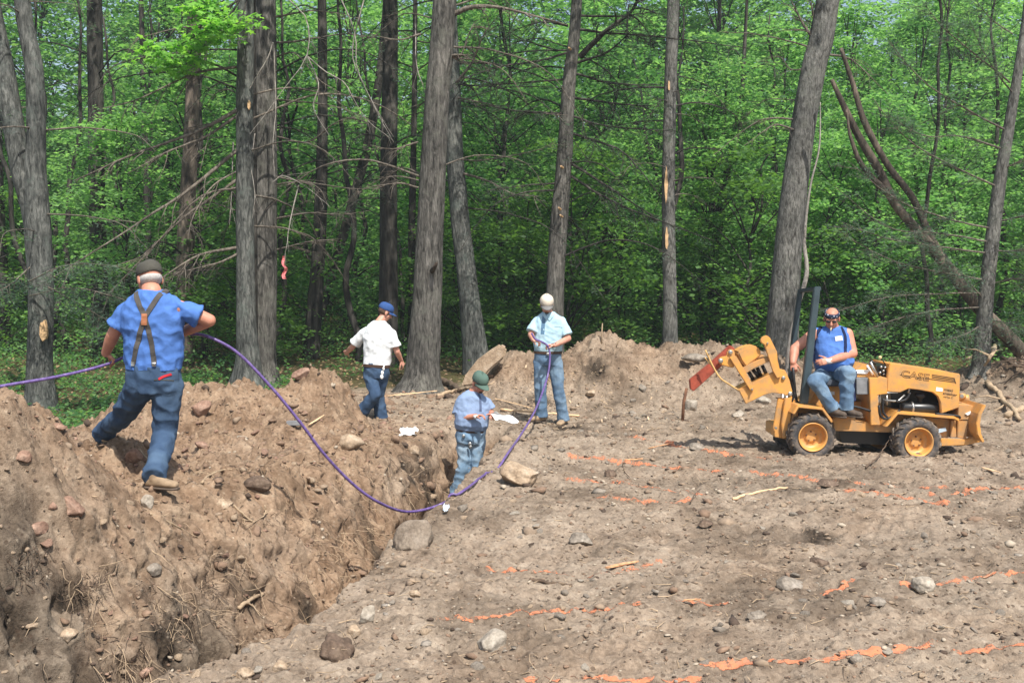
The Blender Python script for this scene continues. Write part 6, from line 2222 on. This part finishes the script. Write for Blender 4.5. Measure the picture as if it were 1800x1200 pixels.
def scatter(name, n, label, mats, size, seed, region, wts=None, flat=0.6):
    rng = np.random.RandomState(seed)
    V0, F0 = ico(1)
    y = 4.6 + (rng.power(1.0, n)) * 14.5
    d = np.exp(rng.uniform(math.log(4.9), math.log(18.8), n))
    y = d
    x = rng.uniform(-0.52, 0.52, n) * y
    z = H(x, y)
    ok = (z < 1.6) & ~((x < -4.2) & (y > 11.5) & (z < 0.25))
    s_ = trench_coords(x, y)
    if region == 'left':
        ok &= s_ < 0.1
    if region == 'right':
        ok &= s_ > 0.4
    x, y, z = x[ok], y[ok], z[ok]
    n = len(x)
    sz = size * np.exp(rng.normal(0, 0.55, n)) * np.clip(y / 9, 0.75, 1.7)
    base = V0[None] * (1 + rng.normal(0, 0.22, (n, len(V0), 1)))
    base = base * (np.stack([np.ones(n), rng.uniform(0.5, 1, n), rng.uniform(0.25, flat, n)], -1)[:, None, :])
    a = rng.uniform(0, 6.28, n)
    ca, sa = np.cos(a)[:, None], np.sin(a)[:, None]
    X = base[..., 0] * ca - base[..., 1] * sa
    Y = base[..., 0] * sa + base[..., 1] * ca
    Z = base[..., 2] + base[..., 0] * rng.uniform(-0.4, 0.4, n)[:, None]
    V = np.stack([X, Y, Z], -1) * sz[:, None, None] + np.stack([x, y, z + sz * 0.15], -1)[:, None, :]
    F = (F0[None] + (np.arange(n) * len(V0))[:, None, None]).reshape(-1, 3)
    mi = np.repeat(rng.choice(len(mats), n, p=wts), len(F0))
    link(name, np_mesh(name, V.reshape(-1, 3), F, mats, False, mi), kind='stuff', label=label)


M_clod_t = simple('tan_crumb', (0.25, 0.185, 0.128), 0.95, var=0.3, scale=20)
M_clod_b = simple('brown_crumb', (0.20, 0.132, 0.088), 0.95, var=0.4, scale=20)
M_clod_d = simple('dark_crumb', (0.07, 0.048, 0.034), 0.95, var=0.3, scale=20)
M_chip = simple('pale_grit', (0.37, 0.31, 0.235), 0.9, var=0.2, scale=20)
scatter('gravel', 15000, 'tan and grey crumbs and grit lying over the cleared field', [M_clod_t, M_clod_b, M_clod_d, M_chip, R_grey], 0.0095, 71, 'right', [0.38, 0.2, 0.17, 0.13, 0.12])
scatter('crumbled_soil', 15000, 'brown crumbs of soil lying over the spoil banks', [M_clod_b, M_clod_t, M_clod_d, R_red, M_chip], 0.013, 72, 'left', [0.45, 0.2, 0.14, 0.16, 0.05], 0.85)

scatter('bank_clods', 1500, 'fist sized clods of brown earth lying over the spoil banks', [M_clod_b, M_clod_t, R_red], 0.026, 73, 'left', [0.6, 0.3, 0.1], 0.9)
scatter('field_clods', 1300, 'clods and flat chips of stone pressed into the cleared field', [M_clod_t, M_clod_b, M_clod_d, R_grey], 0.019, 74, 'right', [0.45, 0.25, 0.15, 0.15], 0.6)

# ---- roots and sticks
M_root = simple('pale_root', (0.36, 0.265, 0.17), 0.85, var=0.3, scale=20, bmp=0.4)
M_rootd = simple('dark_root', (0.10, 0.068, 0.045), 0.9, var=0.4, scale=20, bmp=0.4)
M_wood = simple('split_wood', (0.66, 0.45, 0.26), 0.8, var=0.25, scale=16, bmp=0.4)
M_ochip = simple('painted_chip', (0.60, 0.32, 0.16), 0.8, var=0.4, scale=26, bmp=0.3)


def stick(px, wpx, mat, label, name='root', cat='root', lift=0.01, seed=0, group=None, branchy=0, taper=0.35, raise_=None):
    rng = np.random.RandomState(seed + int(px[0][0]))
    pts = []
    for k, (u, v) in enumerate(px):
        g = on_ground(u, v)
        pts.append((g.x, g.y, g.z + lift + (raise_[k] if raise_ else 0)))
    y = pts[0][1]
    r = wpx * y / FPX / 2
    path = smooth_path(pts, 16)
    path[1:-1] += rng.normal(0, r * 0.25, (14, 3))
    mb = MB().tube(path, np.linspace(r, r * taper, 16) * (1 + rng.uniform(-0.12, 0.12, 16)), 7)
    for k in range(branchy):
        j = rng.randint(3, 14)
        d = rng.normal(0, 1, 3) * np.array([1, 0.7, 0.5])
        d /= np.linalg.norm(d)
        l = rng.uniform(4, 9) * r * 2
        mb.tube([path[j], path[j] + d * l * 0.5, path[j] + d * l + [0, 0, -0.2 * l]], [r * 0.45, r * 0.3, r * 0.12], 5)
    return mb.build(name, mat, None, origin=tuple(path[8]), smooth=True, label=label, cat=cat, group=group)


def chip(px, wpx, mat, label, name='wood_chip', cat='wood chip', lift=0.01, taper=0.5):
    """a flat angular splinter of wood"""
    rng = np.random.RandomState(int(px[0][0]))
    a, c = on_ground(*px[0]), on_ground(*px[-1])
    a.z += lift
    c.z += lift + 0.01
    w = wpx * a.y / FPX * 0.8
    d = c - a
    s = Vector((-d.y, d.x, 0)).normalized()
    n = 7
    V = []
    for l in (0, 1):
        for e in (-1, 1):
            for i in range(n):
                t = i / (n - 1)
                ww = w * (math.sin(math.pi * (0.12 + 0.8 * t)) ** 0.7) * rng.uniform(0.7, 1.15)
                V.append(tuple(a + d * t + s * (e * ww * 0.5) + Vector((0, 0, l * w * 0.22 + rng.uniform(-1, 1) * w * 0.05))))
    F = []
    for i in range(n - 1):
        F += [(i, i + 1, i + 1 + n, i + n), (2 * n + i, 3 * n + i, 3 * n + i + 1, 2 * n + i + 1), (i, 2 * n + i, 2 * n + i + 1, i + 1), (n + i, n + i + 1, 3 * n + i + 1, 3 * n + i)]
    F += [(0, n, 3 * n, 2 * n), (n - 1, 3 * n - 1, 4 * n - 1, 2 * n - 1)]
    return MB().add(V, F).build(name, mat, None, origin=tuple(a), label=label, cat=cat)


stick([(355, 852), (368, 838), (395, 829), (420, 826)], 5, M_root, 'forked root on the bank right of the front boot of the man in blue', branchy=4)
stick([(206, 768), (245, 792), (272, 826)], 5, M_root, 'pale stick crossing behind the right leg of the man in blue', 'stick', 'stick')
stick([(262, 905), (300, 924), (352, 952)], 5, M_root, 'root running down the bank below the white rock', branchy=3)
stick([(408, 890), (440, 918), (472, 944)], 4, M_root, 'root hanging down from the tan flat stone', branchy=3)
stick([(466, 890), (464, 910), (432, 928)], 3.5, M_root, 'short curled root crossing the one under the tan flat stone', branchy=2)
stick([(420, 1072), (445, 1058), (462, 1046)], 9, M_root, 'thick cut root end at the foot of the left bank', branchy=3, taper=0.7)
stick([(1288, 880), (1330, 868), (1384, 860)], 6, M_wood, 'long pale split stick lying in the field in front of the trencher', 'stick', 'stick', 0.015, taper=0.6)
stick([(1214, 888), (1222, 876), (1232, 864)], 2.5, M_rootd, 'thin dark twig left of the long pale stick', 'twig', 'twig', 0.03)
stick([(930, 1020), (962, 1026), (1006, 1030)], 8, M_rootd, 'thick dark stick lying at the left of the field below the boulder', 'stick', 'stick', 0.01, taper=0.6)
stick([(1095, 818), (1098, 832), (1106, 844)], 3, M_rootd, 'small curved twig right of the boulder', 'twig', 'twig', 0.02)
stick([(1522, 826), (1546, 812), (1562, 798)], 4, M_rootd, 'dark stick leaning towards the front wheel of the trencher', 'stick', 'stick', 0.02, raise_=[0, 0.05, 0.14])
stick([(1735, 676), (1765, 708), (1792, 742)], 10, M_root, 'thick pale root sprawling down the pile at the right edge', branchy=5, taper=0.6, lift=0.04)
stick([(1692, 652), (1712, 640), (1732, 622)], 6, M_root, 'curved root arching left of the foot of the right conifer', branchy=2, lift=0.15)
stick([(1748, 622), (1745, 640), (1730, 668)], 7, M_root, 'root rising against the right side of the right conifer', branchy=3, lift=0.2)
stick([(1760, 640), (1790, 655), (1830, 660)], 8, M_rootd, 'dark root at the right edge behind the pile', branchy=4, lift=0.1)
stick([(1770, 735), (1790, 725), (1830, 720)], 12, M_grey if False else M_root, 'pale log end at the right edge of the picture', 'log', 'log', 0.03, taper=0.9)
chip([(542, 752), (556, 745), (570, 737)], 5, M_wood, 'short pale stake end on the bank under the pipe', 'stake', 'stake', 0.02, taper=0.9)
chip([(660, 702), (710, 700), (768, 692)], 6, M_wood, 'bright split of wood lying in front of the thick middle trunk', 'wood_split', 'wood', 0.03, taper=0.5)
stick([(770, 700), (800, 690), (835, 684)], 8, M_root, 'brown branch lying right of the bright split of wood', 'fallen_branch', 'branch', 0.03)
stick([(770, 672), (790, 678), (808, 690)], 12, M_rootd, 'thick dark branch at the right foot of the thick middle trunk', 'fallen_branch', 'branch', 0.04, taper=0.7)
stick([(880, 724), (950, 729), (1018, 735)], 4.5, M_wood, 'thin straight yellow stake lying behind the boots of the man in the tan cap', 'stake', 'stake', 0.03, taper=1.0)
chip([(870, 705), (905, 708), (935, 722)], 4, M_wood, 'pale wood sliver between the papers and the man in the tan cap', 'wood_split', 'wood', 0.03)
chip([(1065, 1002), (1090, 998), (1122, 993)], 13, M_ochip, 'largest wood chip with orange paint, in mid field', 'wood_chip', 'wood chip', 0.012, taper=0.3)
chip([(1202, 1060), (1216, 1058), (1232, 1060)], 12, M_ochip, 'short painted wood chip right of the largest one, nearer the camera', 'wood_chip', 'wood chip', 0.01, taper=0.5)
chip([(1098, 810), (1112, 808), (1130, 811)], 8, M_ochip, 'orange wood chip below the left end of the boom', 'wood_chip', 'wood chip', 0.01)
chip([(1726, 826), (1742, 830), (1758, 835)], 9, M_wood, 'wood chip right of the front wheel of the trencher', 'wood_chip', 'wood chip', 0.015)
chip([(1140, 790), (1160, 785), (1182, 782)], 6, M_ochip, 'long orange splinter under the boom', 'wood_chip', 'wood chip', 0.01)
o = stick([(1203, 740), (1202, 738), (1201, 737)], 7, M_rust, 'rusty rod standing in the soil below the tip of the red digging bar', 'steel_rod', 'rod', 0.0)
bpy.data.objects.remove(o)
g = on_ground(1199, 739)
MB().tube([tuple(g - Vector((0, 0, 0.1))), tuple(P(1202, 706, g.y)), tuple(P(1207, 682, g.y))], [0.022, 0.022, 0.020], 8).build('steel_rod', M_rust, None, origin=tuple(g), smooth=True, label='rusty rod standing in the soil below the tip of the red digging bar', cat='rod')

# pale twigs standing out of the mound
for k, (u, v, du, dv) in enumerate(((1057, 598, 2, -30), (1082, 602, 10, -8), (1270, 640, 3, -20), (1246, 636, 2, -14))):
    g = on_ground(u, v + 6)
    MB().tube([tuple(g - Vector((0, 0, 0.05))), tuple(P(u + du * 0.5, v + dv * 0.5, g.y)), tuple(P(u + du, v + dv, g.y))], [0.014, 0.012, 0.008], 6).build('twig', M_root, None, origin=tuple(g), smooth=True, label=['tall pale twig standing on the crest of the mound right of the tan cap', 'slanting twig right of the tall one on the mound', 'twig standing on the crest just left of the boom', 'short twig standing on the crest above the red digging bar'][k], cat='twig')

# tangled fine roots on the trench face and the banks (nobody could count them)
rng = np.random.RandomState(5)
mb, mbd = MB(), MB()


def rootlet(mb, p, l, r, down=0.5, horiz=None):
    d = rng.normal(0, 1, 3)
    d[1] -= 0.6
    d[0] += 0.5
    d[2] -= down
    if horiz is not None:
        d = d * 0.35 + horiz
    d /= np.linalg.norm(d)
    q = [np.array(p)]
    for s in range(5):
        d = d + rng.normal(0, 0.28, 3) + np.array([0.03, -0.03, -0.10])
        d /= np.linalg.norm(d)
        q.append(q[-1] + d * l / 5)
    mb.tube(q, np.linspace(r, r * 0.3, 6), 4, False)


for k in range(760):
    y = rng.uniform(5.2, 14.2)
    s = rng.uniform(-1.15, -0.2) if rng.rand() < 0.8 else rng.uniform(-0.1, 0.5)
    cx = np.interp(y, TR[:, 1], TR[:, 0])
    x = cx + s
    z = Hs(x, y)
    rootlet(mb if rng.rand() < 0.7 else mbd, (x, y, z - 0.01), rng.uniform(0.08, 0.30), rng.uniform(0.0016, 0.0042))
for (u, v, n, hz) in ((610, 930, 46, (1, -0.5, 0.1)), (330, 1080, 60, None), (240, 1150, 40, None), (560, 985, 26, (1, -0.4, 0.1)), (640, 820, 24, None), (450, 1010, 20, None), (580, 1140, 22, None), (150, 1050, 26, None), (700, 850, 20, None), (400, 1040, 30, None)):
    for k in range(n):
        g = on_ground(u + rng.normal(0, 30), v + rng.normal(0, 22))
        rootlet(mb if rng.rand() < 0.75 else mbd, tuple(g), rng.uniform(0.12, 0.34), rng.uniform(0.0016, 0.0036), 0.3, None if hz is None else np.array(hz))
for (u, v, n) in ((150, 1040, 90), (345, 1050, 110), (40, 1010, 50), (230, 1165, 60), (1060, 610, 50), (480, 930, 30), (60, 985, 40), (400, 1010, 60), (300, 1110, 60), (500, 905, 30)):
    for k in range(n):
        g = on_ground(u + rng.normal(0, 24), v + rng.normal(0, 17))
        rootlet(mbd, tuple(g), rng.uniform(0.03, 0.13), rng.uniform(0.0018, 0.004), 0.2)
mb.build('fine_roots', M_root, None, kind='stuff', label='pale hair roots hanging from the cut faces of the trench')
mbd.build('dark_rootlets', M_rootd, None, kind='stuff', label='dark torn rootlets in the hollows of the bank')
tw = MB()
for k in range(900):
    y = math.exp(rng.uniform(math.log(5.2), math.log(18.5)))
    x = rng.uniform(-0.52, 0.52) * y
    if x < -4.3 and y > 11:
        continue
    z = Hs(x, y)
    a = rng.uniform(0, 6.28)
    l = rng.uniform(0.02, 0.12) * (1 if y < 10 else 1.6)
    d = np.array([math.cos(a), math.sin(a), rng.uniform(-0.05, 0.35)]) * l
    p = np.array([x, y, z + 0.008])
    tw.tube([p, p + d * 0.5 + rng.normal(0, 0.1, 3) * l, p + d], np.array([1, 0.8, 0.4]) * rng.uniform(0.0018, 0.0045), 4, False)
tw.build('twig_litter', M_root, None, kind='stuff', label='broken twigs and wood shreds littering the soil')
tw = MB()
rng = np.random.RandomState(8)
for k in range(520):
    u, v = rng.choice([rng.normal(760, 90), rng.normal(940, 60), rng.normal(1090, 90), rng.uniform(650, 1300)]), rng.uniform(640, 760)
    g = on_ground(u, v)
    if g.y > 21:
        continue
    l = rng.uniform(0.02, 0.085)
    a = rng.uniform(0, 6.28)
    tw.box((g.x, g.y, g.z + 0.008), (l, l * rng.uniform(0.1, 0.3), 0.006), Matrix.Rotation(a, 3, 'Z') @ Matrix.Rotation(rng.normal(0, 0.4), 3, 'Y'))
tw.build('wood_shreds', simple('weathered_shreds', (0.46, 0.34, 0.22), 0.9, var=0.5, scale=6), None, kind='stuff', label='pale shreds of split wood strewn at the foot of the mound')

# crumpled litter
def crumple(name, u, v, w, h, mat, label, seed, cat):
    g = on_ground(u, v + h / 2)
    s = g.y / FPX
    n_ = 12
    V, F = [], []
    for l in (0, 1):
        for i in range(n_):
            for j in range(n_):
                a, b_ = i / (n_ - 1) - 0.5, j / (n_ - 1) - 0.5
                z = 0.04 + 0.035 * float(perlin(a * 4 + seed, b_ * 4, 1.0)) + 0.3 * h * s * (b_ + 0.5)
                V.append((g.x + a * w * s * (1 + 0.2 * math.sin(b_ * 7)), g.y + b_ * h * s * 2.2, g.z + max(0.01, z) - 0.003 * l))
    for i in range(n_ - 1):
        for j in range(n_ - 1):
            a = i * n_ + j
            F += [(a, a + 1, a + n_ + 1, a + n_), (a + 144, a + 144 + n_, a + 144 + n_ + 1, a + 145)]
    MB().add(V, F).build(name, mat, None, origin=tuple(g), label=label, cat=cat)


crumple('crumpled_paper', 718, 757, 28, 20, M_white, 'crumpled white paper lying on the bank left of the man in the trench', 1.0, 'paper')
crumple('plastic_scrap', 784, 896, 10, 13, simple('pale_plastic', (0.62, 0.72, 0.80), 0.4, bmp=0), 'small white and blue plastic scrap beside the pipe at the trench edge', 4.0, 'litter')
g = on_ground(517, 750)
MB().box((g.x, g.y, g.z + 0.03), (0.17, 0.08, 0.05), Matrix.Rotation(0.2, 3, 'Z')).build('flat_case', M_grey, None, origin=tuple(g), bevel=0.008, label='small dark grey flat box lying on the bank behind the pipe', cat='box')
# flagging tape
q = [(499, 450), (497, 462), (503, 472), (498, 482), (501, 490)]
V, F = [], []
pt = smooth_path([tuple(P(u, v, 19.0)) for u, v in q], 14)
for l in (0, 1):
    for k, p in enumerate(pt):
        w = 0.045 + 0.02 * k / 13
        for e in (-0.5, 0.5):
            V.append((p[0] + e * w, p[1] + 0.03 * math.sin(k * 0.9 + e) - 0.003 * l, p[2]))
for k in range(13):
    a = 2 * k
    F += [(a, a + 1, a + 3, a + 2), (a + 28, a + 30, a + 31, a + 29)]
MB().add(V, F).build('flagging_tape', simple('pink_tape', (0.75, 0.20, 0.20), 0.5, bmp=0, var=0.15), None, origin=tuple(pt[0]), label='pink strip of flagging tape hanging from a dead branch near the brown trunk', cat='tape')
# ================================================================= the hazy air under the trees
hz = MB().box((0, 95, 14), (330, 230, 34))
m = bpy.data.materials.new('haze')
m.use_nodes = True
nt = m.node_tree
for n in list(nt.nodes):
    nt.nodes.remove(n)
out = nt.nodes.new('ShaderNodeOutputMaterial')
pv = nt.nodes.new('ShaderNodeVolumePrincipled')
pv.inputs['Color'].default_value = (0.80, 0.90, 0.95, 1)
pv.inputs['Density'].default_value = 0.0009
nt.links.new(pv.outputs[0], out.inputs['Volume'])
hz.build('haze', m, None, kind='stuff', label='thin pale summer haze filling the air of the clearing and the wood')
